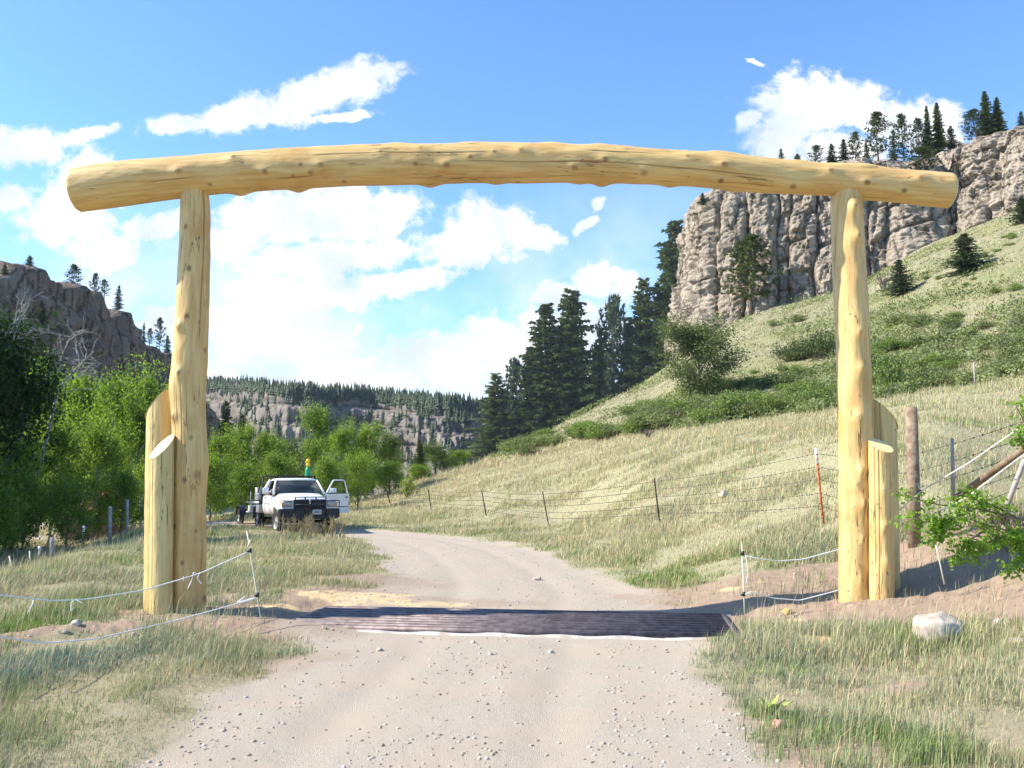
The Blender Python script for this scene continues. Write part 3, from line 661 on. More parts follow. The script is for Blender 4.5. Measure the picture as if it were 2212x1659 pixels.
# left main post
lk = [(412,498,.03,.8,.0),(420,587,.034,.9,0),(416,690,.034,.9,.0),(440,700,.02,.6,0),(398,712,.03,.6,.03),(449,757,.03,.7,0),(401,810,.028,.8,.03),(386,902,.03,.8,.03),(424,948,.03,.6,0),(410,1081,.034,.6,0),(434,1072,.05,.5,.01),(386,1180,.034,.9,0),(432,1192,.016,.9,0),(407,1258,.026,.8,0),(424,1287,.018,.8,0),(420,1312,.018,.8,0),(386,1322,.022,.8,0),(446,1338,.034,.9,0),(388,1092,.022,.7,0)]
lk = [(c_, r_-45 if r_ > 1060 else r_, a_, b_, d_) for c_, r_, a_, b_, d_ in lk]
vlog('gate_post', [408,440,500,560,627,721,780,838,900,985,1040,1102,1200,1250,1345], [392,390,388.5,386,382,378,373,370,373,373,372,373,372,372,371], [448,452,453,452,452,449,447,443,443,447,447,443,444,444,443], GY+.02, 3, mt=wood, kn=lk,
     bm=[(450,470,.02,.1),(452,560,.015,.15),(372,838,.02,.12),(445,1000,.03,.12),(443,1180,.025,.1),(372,985,-.02,.15),(443,1290,.02,.1)])
vlog('support_log', [845,885,1000,1200,1345], [318,318,316,313,311], [384,384,382,380,380], GY+.26, 5, cut=(ZR(872, GY+.26), 1.15, -.3), mt=woodG)
vlog('support_log', [935,985,1100,1200,1350], [327,327,326,325,324], [374.5,374.5,373,372,371.5], GY-.22, 8, cut=(ZR(965, GY-.22), .75, .9), mt=woodG, kn=[(357,1012,.012,.9,0),(352,1140,.01,.6,0)])
# right main post, with a resin streak low down
rk = [(1832,455,.02,.5,.03),(1838,520,.02,.5,.03),(1843,725,.03,.3,.03),(1846,800,.02,.25,.03),(1813,785,.012,.9,0),(1840,905,.03,.35,.02),(1848,1015,.02,.25,.025),(1840,1048,.03,.4,.01),(1855,1085,.03,.3,.02),(1850,1165,.02,.3,.02),(1848,1250,.02,.3,.02)]
rk += [(1838+7*math.sin(q_*1.9), 1066+q_*10, .011, random.uniform(.25, .6), 0) for q_ in range(20)]
vlog('gate_post', [408,440,480,560,660,757,890,1015,1150,1240,1330], [1800,1798,1797,1799,1803,1807,1810,1813,1814,1813.5,1813], [1860,1862,1865,1869,1875,1879,1885,1886,1886,1885,1884], GY+.02, 13, mt=wood, kn=rk,
     bm=[(1835,455,.03,.08),(1838,520,.03,.1),(1845,600,.02,.1),(1846,700,.03,.12),(1848,820,.02,.15),(1848,905,.03,.1),(1850,1015,.02,.06),(1850,1090,.02,.07)])
vlog('support_log', [860,910,1000,1200,1335], [1872,1874,1876,1878,1880], [1936,1936,1938,1941,1943], GY+.28, 17, cut=(ZR(895, GY+.28), -1.1, -.2), mt=woodG)
vlog('support_log', [945,985,1100,1200,1325], [1877,1877,1878,1879,1879], [1927,1927,1928,1930,1932], GY-.24, 19, cut=(ZR(962, GY-.24), -.25, .62), mt=wood, kn=[(1903,1137,.02,.5,.03),(1900,1060,.02,.3,.015)], bm=[(1905,1215,.02,.06)])
# ------------------------------------------------------------------ cattle guard
rust = noisemat('rusty_pipe', (.105, .078, .075), (.185, .15, .145), 9, .55, .3, .004, .35)
conc = noisemat('pale_concrete', (.40, .34, .28), (.66, .62, .56), 5, .9, .4, .006)
cg = empty('cattle_guard', (GC[0], GC[1], 0), GA, label='rusty red pipe cattle guard set across the gravel road under the gateway', cat='cattle guard')
nr = 9
for k in range(nr):
    yy = -GW/2+.1+(GW-.2)*k/(nr-1); m = MB(); m.tube([(-GL/2+.04, yy, .012), (GL/2-.04, yy, .012)], .047, 10); m.build('rail', rust, cg, True)
for k in (-2.2, -.75, .75, 2.2):
    m = MB(); m.box((k, 0, -.10), (.09, GW-.16, .13)); m.build('cross_beam', rust, cg)
for sgn, nm_ in ((-1, 'footing'), (1, 'footing')):
    m = MB(); n_ = 60; xs = np.linspace(-GL/2+(.55 if sgn < 0 else -.1), GL/2+.1, n_)
    yc = sgn*(GW/2+.07); pr = [(-.04, -.3), (-.035, .02), (.035, .02), (.04, -.3)]
    V_ = np.array([[(x_, yc+p_[0]+.012*math.sin(x_*5+i_), p_[1]+.008*math.sin(x_*9+i_)) for i_, p_ in enumerate(pr)] for x_ in xs]).reshape(-1, 3)
    m.add(V_, grid_faces(n_, 4)[:, ::-1]); m.build(nm_, conc, cg)
for sx_ in (-1, 1): m = MB(); m.box((sx_*(GL/2+.0), 0, -.06), (.07, GW-.06, .2)); m.build('end_frame', rust, cg)
# ------------------------------------------------------------------ vegetation
from mathutils.bvhtree import BVHTree
bark = noisemat('bark', (.10, .075, .055), (.20, .16, .12), 6, .9, .5, .02)
barkpale = noisemat('pale_bark', (.30, .28, .22), (.48, .45, .38), 5, .85, .4, .01)
deadwood = noisemat('bleached_wood', (.30, .285, .26), (.46, .44, .41), 6, .85, .3, .01)
lf_bright = leafmat('leaf_bright', (.075, .14, .022), (.28, .385, .065), .52)
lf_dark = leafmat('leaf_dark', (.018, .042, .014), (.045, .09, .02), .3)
lf_mid = leafmat('leaf_mid', (.06, .10, .035), (.15, .21, .06), .35)
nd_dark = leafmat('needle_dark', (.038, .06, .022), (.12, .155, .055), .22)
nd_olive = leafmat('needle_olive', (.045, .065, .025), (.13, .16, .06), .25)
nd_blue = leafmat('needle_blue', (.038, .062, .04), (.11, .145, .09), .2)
lf_fresh = leafmat('leaf_fresh', (.10, .15, .035), (.23, .31, .085), .4)
sage = leafmat('leaf_sage', (.12, .15, .06), (.25, .29, .125), .35)
bare = leafmat('bare_twig', (.12, .095, .08), (.24, .20, .165), 0)
def rnd_dirs(n, g):
    v = g.normal(size=(n, 3)); return v/np.linalg.norm(v, axis=1)[:, None]
def leaf_quads(cen, size, g, up=.3, asp=.55):
    n = len(cen); a = rnd_dirs(n, g); nrm = rnd_dirs(n, g); nrm[:, 2] += up; nrm /= np.linalg.norm(nrm, axis=1)[:, None]
    a = a-nrm*(a*nrm).sum(1)[:, None]; a /= np.linalg.norm(a, axis=1)[:, None]+1e-9; b = np.cross(nrm, a)
    s = size*g.uniform(.65, 1.25, n)[:, None]
    V = np.stack([cen-a*s*.5, cen+b*s*asp*.5+nrm*s*.06, cen+a*s*.5, cen-b*s*asp*.5+nrm*s*.06], 1).reshape(-1, 3)
    return V, np.arange(4*n).reshape(n, 4)
def broadleaf(name, h, cr, seed, leafm, nleaf=7000, lsz=.17, low=.12, barkm=None, pointed=.5, lobes=15, bare_=False):
    """trunk + limbs (one mesh each) and a crown of leaves gathered round the twig tips"""
    g = np.random.default_rng(seed); root = empty(name, (0, 0, 0)); tr = MB(); lb = MB()
    n = 9; zt = np.linspace(0, h*.86, n); wob = np.cumsum(g.normal(0, .05*h/8, (n, 2)), 0); wob[0] = 0
    tp = np.stack([wob[:, 0], wob[:, 1], zt], -1); r0 = h*.017+.03
    tr.tube(tp, np.linspace(r0, r0*.18, n), 7)
    tips = []; tw = []
    for k in range(lobes):
        q = low+(.93-low)*(k+.5)/lobes; st = np.array([np.interp(q*h*.86/.93, zt, tp[:, i]) for i in range(3)])
        az = k*2.399+g.uniform(-.4, .4); el = math.radians(g.uniform(22, 50)+25*q)
        prof_ = (math.sin(PI*min(1, (q-low+.18)/(1.1-low)))**.7) if pointed < .6 else (1-q)**.6*1.15
        ln = cr*prof_*g.uniform(.75, 1.2)/max(.35, math.cos(el))*.85
        ln = min(ln, (h-st[2])*1.0/max(.3, math.sin(el)))
        d = np.array([math.cos(az)*math.cos(el), math.sin(az)*math.cos(el), math.sin(el)])
        m_ = 6; u = np.linspace(0, 1, m_)[:, None]; pts = st+d*ln*u+np.array([0, 0, 1.0])*ln*.16*u**2+g.normal(0, .03*ln, (m_, 3))*u
        lb.tube(pts, np.linspace(r0*.42*(1-q*.6), .012, m_), 5)
        for j in range(7):
            uu = g.uniform(.3, 1.0); p_ = pts[0]+(pts[-1]-pts[0])*uu+np.array([0, 0, ln*.16*(uu**2-uu)])
            dd = d*.5+rnd_dirs(1, g)[0]*.9+np.array([0, 0, .45]); dd /= np.linalg.norm(dd); l2 = ln*g.uniform(.16, .42)
            e_ = p_+dd*l2; lb.tube([p_, (p_+e_)/2+g.normal(0, .02*ln, 3), e_], [.018, .012, .005], 4, cap=False)
            tips += [e_, (p_+e_)/2, p_]; tw += [1.0, .8, .5]
    tips.append(tp[-1]+[0, 0, h*.10]); tw.append(1.5); tips.append(tp[-1]); tw.append(1.5); tips.append(tp[-1]+[0, 0, h*.05]); tw.append(1.5)
    tips = np.array(tips); tw = np.array(tw); tw /= tw.sum()
    tr.build('trunk', barkm or bark, root, True); lb.build('limbs', barkm or bark, root, True)
    if not bare_:
        idx = g.choice(len(tips), nleaf, p=tw); sg = cr*.105+.12
        cen = tips[idx]+g.normal(0, 1, (nleaf, 3))*np.array([sg, sg, sg*1.05])*g.uniform(.5, 1.2, len(tips))[idx][:, None]
        cen[:, 2] = np.maximum(cen[:, 2], .15)
        V_, f_ = leaf_quads(cen, lsz, g)
        tone = np.clip(g.normal(.5, .2, nleaf)+g.normal(0, .16, len(tips))[idx], 0, 1)
        mk('crown', V_, [f_], leafm, root, False, {'tone': np.repeat(tone, 4)})
    return root
def conifer(name, h, r, seed, leafm, dens=1.0, gap=.0, droop=.2, bottom=.03, nsz=.46, irr=.24, whorl=.33):
    g = np.random.default_rng(seed); root = empty(name, (0, 0, 0)); tr = MB()
    n = 8; zt = np.linspace(0, h*.985, n); wx = np.cumsum(g.normal(0, .004*h, n)); tp = np.stack([wx-wx[0], wx*0, zt], -1)
    tr.tube(tp, np.linspace(h*.014+.04, .015, n), 7)
    V_, T_, tone = [], [], []; nn = 0; z = h*bottom+.2
    while z < h*.98:
        q = z/h; L_ = r*1.12*((1-q)**.8)*(.7+.3*sst(q, 0, .12))+.12
        nb = max(4, int(g.integers(8, 12)*(1-.35*q)))
        a0 = g.uniform(0, 2*PI); side = g.uniform(.75, 1.15)
        for b_ in range(nb):
            if g.random() < gap: continue
            az = a0+b_*2*PI/nb+g.uniform(-.25, .25); ln = L_*side*g.uniform(1-irr*2, 1+irr)
            st = np.array([np.interp(z, zt, tp[:, 0]), 0, z+g.uniform(-.1, .1)])
            rise = g.uniform(-.02, .16)+.45*q**2; d = np.array([math.cos(az), math.sin(az), rise]); pd = np.array([-math.sin(az), math.cos(az), 0])
            if ln > .7 and dens > .3: tr.tube([st, st+d*ln*.5-[0, 0, droop*ln*.2], st+d*ln-[0, 0, droop*ln*.9]], [.03, .018, .006], 3, cap=False)
            m_ = max(3, int(ln/.2*dens))
            u = (np.arange(m_)+g.random(m_))/m_; u = .12+.88*u
            c_ = st+d*ln*u[:, None]-np.array([0, 0, 1])*(droop*ln*u**2)[:, None]
            for sgn in (-1, 1):
                w = (nsz*(1.25-u*.55)*g.uniform(.6, 1.2, m_))*min(1, .5+ln/2.2)
                tipv = c_+(pd*sgn*.85+d*.75)*w[:, None]+np.stack([g.normal(0, .05, m_), g.normal(0, .05, m_), g.normal(-.07, .09, m_)], -1)
                a_ = c_+d*.10*w[:, None]/nsz*.8; b2 = c_-d*.05+np.array([0, 0, .0]); hz = g.uniform(.03, .12, m_)[:, None]*np.array([0, 0, 1])
                V_.append(np.stack([b2-hz, a_+hz, tipv], 1).reshape(-1, 3)); T_.append(np.arange(3*m_).reshape(-1, 3)+nn); nn += 3*m_
                # a hanging spray so the branch has body from the side
                V_.append(np.stack([c_-d*.17*ln**.3+[0, 0, .05], c_+d*.17*ln**.3, c_+pd*sgn*.16-np.array([0, 0, 1])*(w*.8)[:, None]+d*.15], 1).reshape(-1, 3)); T_.append(np.arange(3*m_).reshape(-1, 3)+nn); nn += 3*m_
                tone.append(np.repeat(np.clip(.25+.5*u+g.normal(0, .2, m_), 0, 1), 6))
        z += whorl*g.uniform(.7, 1.3)*(1-.35*q)
    tr.build('trunk', bark, root, True)
    V_ = np.concatenate(V_); tn = np.concatenate(tone)
    mk('crown', V_, [np.concatenate(T_)], leafm, root, False, {'tone': tn})
    return root
def pine(name, h, r, seed, leafm, low=.3, nbr=34, ncl=26, csz=.6, barkm=None):
    """open-crowned pine: separate tufts of needles at the branch ends"""
    g = np.random.default_rng(seed); root = empty(name, (0, 0, 0)); tr = MB()
    n = 8; zt = np.linspace(0, h*.96, n); wx = np.cumsum(g.normal(0, .012*h, (n, 2)), 0); wx -= wx[0]; tp = np.stack([wx[:, 0], wx[:, 1], zt], -1)
    tr.tube(tp, np.linspace(h*.016+.05, .02, n), 7); cen = []; tn = []
    for k in range(nbr):
        q = low+(1-low)*((k+.5)/nbr)**.9; st = np.array([np.interp(q*h*.96, zt, tp[:, i]) for i in range(3)]); az = k*2.399+g.uniform(-.5, .5)
        t_ = (q-low)/(1-low); ln = r*(.35+.65*math.sin(PI*min(1, .22+.78*t_))**.8 if t_ < .6 else (1-t_)**.6*1.25)*g.uniform(.65, 1.15)
        d = np.array([math.cos(az), math.sin(az), g.uniform(.1, .5)+.5*t_]); e_ = st+d*ln; m2 = st+d*ln*.55+g.normal(0, .08*ln, 3)
        tr.tube([st, m2, e_], [.045, .025, .01], 4, cap=False)
        for j in range(ncl//2+int(g.integers(0, ncl//2))):
            u = g.uniform(.3, 1.05); p_ = (st+(e_-st)*u)+g.normal(0, .11*r, 3)*[1, 1, .6]; cen.append(p_); tn.append(g.uniform(.2, .8))
    cen = np.array(cen); tn = np.array(tn); m_ = 12; N_ = len(cen)
    cc_ = np.repeat(cen, m_, 0); d = rnd_dirs(N_*m_, g); d[:, 2] += .35; w = csz*g.uniform(.5, 1.1, N_*m_)[:, None]*.62
    s_ = np.cross(d, rnd_dirs(N_*m_, g))*.16*csz
    V_ = np.stack([cc_-s_, cc_+s_, cc_+d*w], 1).reshape(-1, 3)
    tr.build('trunk', barkm or bark, root, True)
    mk('crown', V_, [np.arange(3*N_*m_).reshape(-1, 3)], leafm, root, False, {'tone': np.clip(np.repeat(tn, 3*m_)+g.normal(0, .12, 3*N_*m_), 0, 1)})
    return root
def shrub(name, h, w, seed, leafm, nleaf=900, lsz=.13, woody=True):
    g = np.random.default_rng(seed); root = empty(name, (0, 0, 0)); st = MB(); tips = []
    for k in range(26):
        az = g.uniform(0, 2*PI); q = g.uniform(0, 1)**.6; e_ = np.array([math.cos(az)*w*.5*q, math.sin(az)*w*.5*q, h*(1-.45*q*q)*g.uniform(.7, 1.0)])
        b_ = np.array([e_[0]*.2, e_[1]*.2, -.05]); m2 = (b_+e_)/2+g.normal(0, .05*w, 3)*[1, 1, .3]; st.tube([b_, m2, e_], [.02, .012, .004], 4, cap=False)
        tips += [e_, m2+(e_-m2)*.5, m2]
    tips = np.array(tips); st.build('stems', bark if woody else bare, root, True)
    idx = g.integers(0, len(tips), nleaf); cen = tips[idx]+g.normal(0, 1, (nleaf, 3))*[w*.085, w*.085, h*.12]; cen[:, 2] = np.abs(cen[:, 2])+.02
    V_, f_ = leaf_quads(cen, lsz, g); tone = np.clip(g.normal(.5, .2, nleaf)+g.normal(0, .18, len(tips))[idx], 0, 1)
    mk('leaves', V_, [f_], leafm, root, False, {'tone': np.repeat(tone, 4)})
    return root
def twiggy(name, h, w, seed, mt, nst=9, depth=3):
    g = np.random.default_rng(seed); root = empty(name, (0, 0, 0)); m = MB(); m2 = MB()
    def grow(p, d, ln, r_, k):
        e_ = p+d*ln; mid = (p+e_)/2+g.normal(0, .06*ln, 3); (m if k == depth else m2).tube([p, mid, e_], [r_, r_*.8, r_*.55], 4, cap=False)
        if k == 0: return
        for _ in range(3 if k > 1 else 4):
            dd = d+g.normal(0, .42, 3); dd /= np.linalg.norm(dd); u = g.uniform(.4, 1); grow(p+d*ln*u, dd, ln*g.uniform(.4, .7), r_*.55, k-1)
    for _ in range(nst):
        az = g.uniform(0, 2*PI); s_ = g.uniform(0, .5)*w/h; d = np.array([math.cos(az)*s_, math.sin(az)*s_, 1]); d /= np.linalg.norm(d)
        grow(np.array([math.cos(az)*.05, math.sin(az)*.05, 0]), d, h*.5, h*.012+.008, depth)
    m.build('stem', mt, root, True); m2.build('twigs', mt, root, True)
    return root
def kids(o): return [c for c in bpy.data.objects if c.parent == o]
_kc = {}
used = set()
def put(proto, loc, rz=0, s=1.0, sw=None, label=None, cat=None, group=None, tilt=0):
    """place a thing: the prototype itself the first time, later copies of it and of each part"""
    if proto.name not in _kc: _kc[proto.name] = kids(proto)
    if proto.name in used:
        r = proto.copy(); C.objects.link(r)
        for k in ('label', 'category', 'group', 'kind'):
            if k in r: del r[k]
        for ch in _kc[proto.name]:
            c = ch.copy(); C.objects.link(c); c.parent = r
    else: used.add(proto.name); r = proto
    r.location = loc; r.rotation_euler = (tilt, 0, rz); sw = s if sw is None else sw; r.scale = (sw, sw, s)
    return tag(r, label, cat, group)
HH, CRW = 10.0, 3.0
# ---- broadleaf prototypes, all 10 m tall
bl = [broadleaf('aspen_tree', HH, CRW, 100+i, lf_bright, 15000, .23, low=.06, barkm=barkpale, pointed=.5) for i in range(3)]
bt = [broadleaf('cottonwood_tree', HH, CRW, 120+i, lf_bright, 12000, .23, low=.04, barkm=barkpale, pointed=.9, lobes=18) for i in range(2)]
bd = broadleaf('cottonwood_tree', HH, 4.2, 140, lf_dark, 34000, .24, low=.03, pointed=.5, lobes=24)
bo = broadleaf('cottonwood_tree', HH, CRW, 141, lf_mid, 12000, .22, low=.04, pointed=.5, lobes=18)
by_ = [broadleaf('willow_bush', 4.0, 2.4, 150+i, lf_bright, 7000, .17, low=.04, pointed=.5, lobes=16) for i in range(2)]
def tree_at(proto, c_, top, Y, hw, label, cat, group, ph=HH, pw=CRW, rz=None, keep=1.0):
    x, y = P(c_, 1050, Y)[:2]; zb = hgt(x, y)-.05; zt = P(c_, top, Y)[2]; zt -= (zt-zb)*(.07 if ph == HH else 0); s_ = (zt-zb)/ph
    sw = hw/F*Y/pw if hw else s_
    return put(proto, (x, y, zb), random.uniform(0, 6.28) if rz is None else rz, s_, max(sw, s_*.78), label, cat, group)
# 
G_L = 'broadleaf trees along the creek'
LT = [
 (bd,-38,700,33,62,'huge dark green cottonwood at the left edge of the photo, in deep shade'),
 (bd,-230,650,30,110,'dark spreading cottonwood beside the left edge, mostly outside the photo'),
 (bt[0],84,766,52,40,'bright green cottonwood just right of the dark one, a bleached dead tree leaning over it'),
 (bt[1],160,792,50,48,'bright green cottonwood with ragged pointed top below the left cliff face'),
 (bt[0],238,797,47,50,'tall light green cottonwood whose crown peaks left of the left gate posts'),
 (bl[0],290,812,54,34,'slim light green aspen touching the tall cottonwood left of the gate'),
 (bl[1],292,856,40,42,'shorter aspen directly left of the slanted tall support log'),
 (bl[2],110,905,37,66,'rounded green aspen low in front of the dead branches at left'),
 (bl[0],205,925,37,58,'rounded green aspen above the red shed roof'),
 (bl[1],36,960,33,60,'leafy aspen in shade at the foot of the dark cottonwood'),
 (bl[2],342,885,45,40,'aspen partly hidden behind the left support logs'),
 (bt[1],392,905,52,44,'cottonwood hidden behind the left main gate post'),
 (bl[0],468,938,49,44,'round aspen immediately right of the left gate post'),
 (bl[1],520,920,52,44,'light green aspen standing behind the trailer'),
 (bl[2],573,930,54,42,'aspen rising behind the flatbed headache rack'),
 (bo,622,952,57,44,'dull green cottonwood between the aspens behind the truck cab'),
 (bt[0],685,866,60,32,'narrow tall cottonwood spire rising above all others behind the truck'),
 (bl[0],738,922,57,46,'broad bright aspen behind the open truck door, left one of the pair'),
 (bl[1],790,916,60,48,'broad bright aspen right of the open truck door, tallest of that clump'),
 (bo,842,935,62,40,'olive cottonwood at the right end of the bright clump by the field edge'),
 (bo,940,958,82,48,'dull green cottonwood at the valley mouth, left of the dark spruces'),
 (bl[2],985,972,90,34,'small pale aspen at the foot of the dark spruces'),
]
for (pr, c_, top, Y, hw, lb_) in LT:
    tree_at(pr, c_, top, Y, hw, lb_, 'tree', G_L, pw=4.2 if pr is bd else CRW)
for i, (c_, top, Y, hw, lb_) in enumerate([(455,1005,42,48,'willow bush behind the grass right of the left gate post'),(520,1022,44,46,'willow bush just behind the trailer wheel'),(600,1000,47,46,'willow bush hidden behind the truck cab'),(700,1010,46,48,'willow bush between cab roof and open door'),(775,1000,47,38,'willow bush right of the open truck door at the field edge'),(60,1052,31,58,'shaded willow bush above the leftmost fence rods'),(150,1060,31,56,'shaded willow bush behind the green fence stake'),(268,1040,35,48,'willow bush right of the red shed'),(325,1030,39,40,'willow bush behind the left support logs'),(840,1010,58,44,'willow bush under the olive cottonwood at the field edge'),(905,1010,70,36,'small willow bush beside the dark little fir in the valley'),(0,1080,27,60,'willow bush at the left photo edge in deep shade'),(-80,1000,26,80,'tall willow bush outside the left edge')]):
    tree_at(by_[i % 2], c_, top, Y, hw, lb_, 'bush', 'willow bushes under the creek trees', 4.0, 2.4)
# off-frame trees on the sun side whose shade falls over the fence line
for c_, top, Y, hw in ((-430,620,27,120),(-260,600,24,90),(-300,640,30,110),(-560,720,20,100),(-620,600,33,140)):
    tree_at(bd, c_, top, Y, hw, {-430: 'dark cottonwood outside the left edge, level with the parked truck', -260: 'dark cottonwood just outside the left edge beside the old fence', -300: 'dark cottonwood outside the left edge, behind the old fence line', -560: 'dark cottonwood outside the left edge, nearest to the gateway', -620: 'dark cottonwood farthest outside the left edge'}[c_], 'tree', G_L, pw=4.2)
# ---- conifers
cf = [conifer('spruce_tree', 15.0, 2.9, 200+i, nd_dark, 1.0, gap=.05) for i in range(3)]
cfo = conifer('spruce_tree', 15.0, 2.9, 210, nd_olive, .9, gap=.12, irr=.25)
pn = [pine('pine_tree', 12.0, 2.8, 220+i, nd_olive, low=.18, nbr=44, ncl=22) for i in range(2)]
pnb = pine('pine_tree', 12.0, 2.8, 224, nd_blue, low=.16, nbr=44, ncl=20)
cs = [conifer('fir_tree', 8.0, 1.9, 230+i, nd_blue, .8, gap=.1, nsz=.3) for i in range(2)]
jun = broadleaf('juniper_tree', 8.0, 3.6, 240, leafmat('leaf_juniper', (.065, .09, .035), (.18, .22, .085), .3), 19000, .21, low=.03, pointed=.5, lobes=24)
snag = twiggy('dead_tree', 6.0, 2.0, 250, deadwood, 1, 3)
G_S = 'conifers on the slope below the right cliff'
def on_slope(proto, c_, top, base, hw, ph, pw, label, cat, group, y0=58):
    x, y, z = hit(c_, base, y0); zt = P(c_, top, y)[2]; s_ = (zt-z)/ph; sw = hw/F*y/pw*(1.95 if 'spruce' in proto.name else 1.4 if 'fir' in proto.name else 1.2)
    return put(proto, (x, y, z-.1), random.uniform(0, 6.28), s_, sw, label, cat, group)
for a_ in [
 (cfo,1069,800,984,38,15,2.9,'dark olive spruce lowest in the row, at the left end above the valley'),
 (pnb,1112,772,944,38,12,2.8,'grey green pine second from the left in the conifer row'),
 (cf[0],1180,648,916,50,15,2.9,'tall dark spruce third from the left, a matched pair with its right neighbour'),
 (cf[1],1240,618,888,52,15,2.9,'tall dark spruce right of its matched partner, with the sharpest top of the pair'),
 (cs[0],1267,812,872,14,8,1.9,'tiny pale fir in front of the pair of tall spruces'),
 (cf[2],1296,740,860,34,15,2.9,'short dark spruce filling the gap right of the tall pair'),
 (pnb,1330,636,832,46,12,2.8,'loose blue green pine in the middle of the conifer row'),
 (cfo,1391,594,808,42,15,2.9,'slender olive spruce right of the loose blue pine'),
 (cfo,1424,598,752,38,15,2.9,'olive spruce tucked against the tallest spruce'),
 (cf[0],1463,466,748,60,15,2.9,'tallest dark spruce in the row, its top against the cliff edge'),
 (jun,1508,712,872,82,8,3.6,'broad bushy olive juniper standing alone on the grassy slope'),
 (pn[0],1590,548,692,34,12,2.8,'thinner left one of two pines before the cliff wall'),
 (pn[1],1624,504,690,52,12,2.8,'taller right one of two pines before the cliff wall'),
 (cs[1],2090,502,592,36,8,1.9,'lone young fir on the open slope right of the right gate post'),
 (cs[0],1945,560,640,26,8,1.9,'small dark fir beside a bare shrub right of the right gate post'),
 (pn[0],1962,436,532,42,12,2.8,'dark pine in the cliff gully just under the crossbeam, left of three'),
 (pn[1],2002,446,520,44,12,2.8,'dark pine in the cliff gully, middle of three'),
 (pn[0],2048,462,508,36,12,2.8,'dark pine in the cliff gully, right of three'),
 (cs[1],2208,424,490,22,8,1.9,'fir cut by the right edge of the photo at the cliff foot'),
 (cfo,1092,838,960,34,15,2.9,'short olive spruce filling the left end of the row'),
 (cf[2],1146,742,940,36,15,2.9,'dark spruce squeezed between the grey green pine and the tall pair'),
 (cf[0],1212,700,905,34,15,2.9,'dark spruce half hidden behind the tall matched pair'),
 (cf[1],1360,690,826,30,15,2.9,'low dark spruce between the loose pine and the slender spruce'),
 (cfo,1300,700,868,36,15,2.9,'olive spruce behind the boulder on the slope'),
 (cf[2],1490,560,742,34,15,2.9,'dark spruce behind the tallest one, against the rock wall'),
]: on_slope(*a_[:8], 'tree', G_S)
# ---- trees on the cliff tops
def bvh_of(o): return BVHTree.FromPolygons([v.co[:] for v in o.data.vertices], [p.vertices[:] for p in o.data.polygons])
bvR, bvL, bvM = bvh_of(cliffR), bvh_of(cliffL), bvh_of(mesa)
def on_rock(bv, c_, base, Yf):
    d = Vector(ray(c_, base)).normalized(); h_ = bv.ray_cast(Vector((0, 0, EYE)), d, 900)
    if h_[0] is not None: return h_[0]
    for dd in range(0, 60, 3):
        p = Vector(P(c_, base, Yf+dd*.3)); h_ = bv.ray_cast(p+Vector((0, 0, 25)), Vector((0, 0, -1)), 70)
        if h_[0] is not None: return h_[0]
    return Vector(P(c_, base, Yf))
def rock_tree(bv, proto, c_, top, base, hw, ph, pw, Yf, label, group, cat='tree'):
    p = on_rock(bv, c_, base, Yf); zt = P(c_, top, p.y)[2]; s_ = max(.1, (zt-p.z)/ph); sw = hw/F*p.y/pw
    put(proto, (p.x, p.y, p.z-.25), random.uniform(0, 6.28), s_, sw, label, cat, group)
G_T = 'trees along the top of the right cliff'
for a_ in [
 (cs[0],1688,318,348,14,8,1.9,130,'leftmost small fir peeking over the crossbeam against the white cloud'),
 (cs[1],1722,328,352,16,8,1.9,130,'low rounded fir, second one peeking over the crossbeam'),
 (pnb,1763,310,350,18,12,2.8,130,'thin greyish pine over the crossbeam, left of a bare snag'),
 (cs[1],1797,306,348,17,8,1.9,130,'bushy fir just right of the leftmost bare snag'),
 (cs[0],1824,297,345,18,8,1.9,130,'dark fir leaning on a taller neighbour, above the right gate post'),
 (pn[0],1847,280,342,19,12,2.8,130,'pine above the right gate post, darker than its right neighbour'),
 (cs[1],1872,302,338,12,8,1.9,132,'stunted fir immediately left of the open-crowned pine'),
 (pn[1],1896,240,344,29,12,2.8,128,'open-crowned pine with bare lower trunk on the cliff top'),
 (cs[0],1930,277,326,15,8,1.9,132,'fir immediately right of the open-crowned pine'),
 (pn[0],1951,240,320,20,12,2.8,132,'tall narrow pine on the cliff top, left of the dense group'),
 (pnb,1984,251,324,22,12,2.8,130,'blue green pine at the left of the dense cliff top group'),
 (cf[1],2006,224,316,15,15,2.9,130,'tall spire spruce, left of two in the dense cliff top group'),
 (cf[2],2028,216,318,20,15,2.9,130,'tall spire spruce, right of two in the dense cliff top group'),
 (cs[1],2056,268,312,18,8,1.9,130,'low fir at the right end of the dense cliff top group'),
 (pn[1],1996,312,374,40,12,2.8,122,'big drooping pine growing over the cliff brow above the beam end'),
 (pnb,2108,232,292,30,12,2.8,128,'spreading pine at the left of the upper right cluster'),
 (cf[0],2132,191,292,24,15,2.9,128,'highest spruce of all on the skyline, near the right edge'),
 (cf[2],2157,205,280,22,15,2.9,128,'spruce just right of the highest skyline spruce'),
 (cs[0],2207,238,270,16,8,1.9,128,'fir cut by the right edge on the skyline'),
 (cs[0],1518,414,440,12,8,1.9,133,'small fir clinging to the left shoulder of the right cliff'),
]: rock_tree(bvR, *a_, G_T)
for c_, top, base, lb_ in ((1775,292,348,'bare grey snag on the cliff top, leftmost of three'),(2083,268,300,'bare grey snag on the cliff top, middle of three'),(2190,218,276,'bare grey snag on the cliff top near the right edge')):
    rock_tree(bvR, snag, c_, top, base, 8, 6, 2.0, 129, lb_, 'bare snags on the right cliff')
G_U = 'trees along the top of the left cliff'
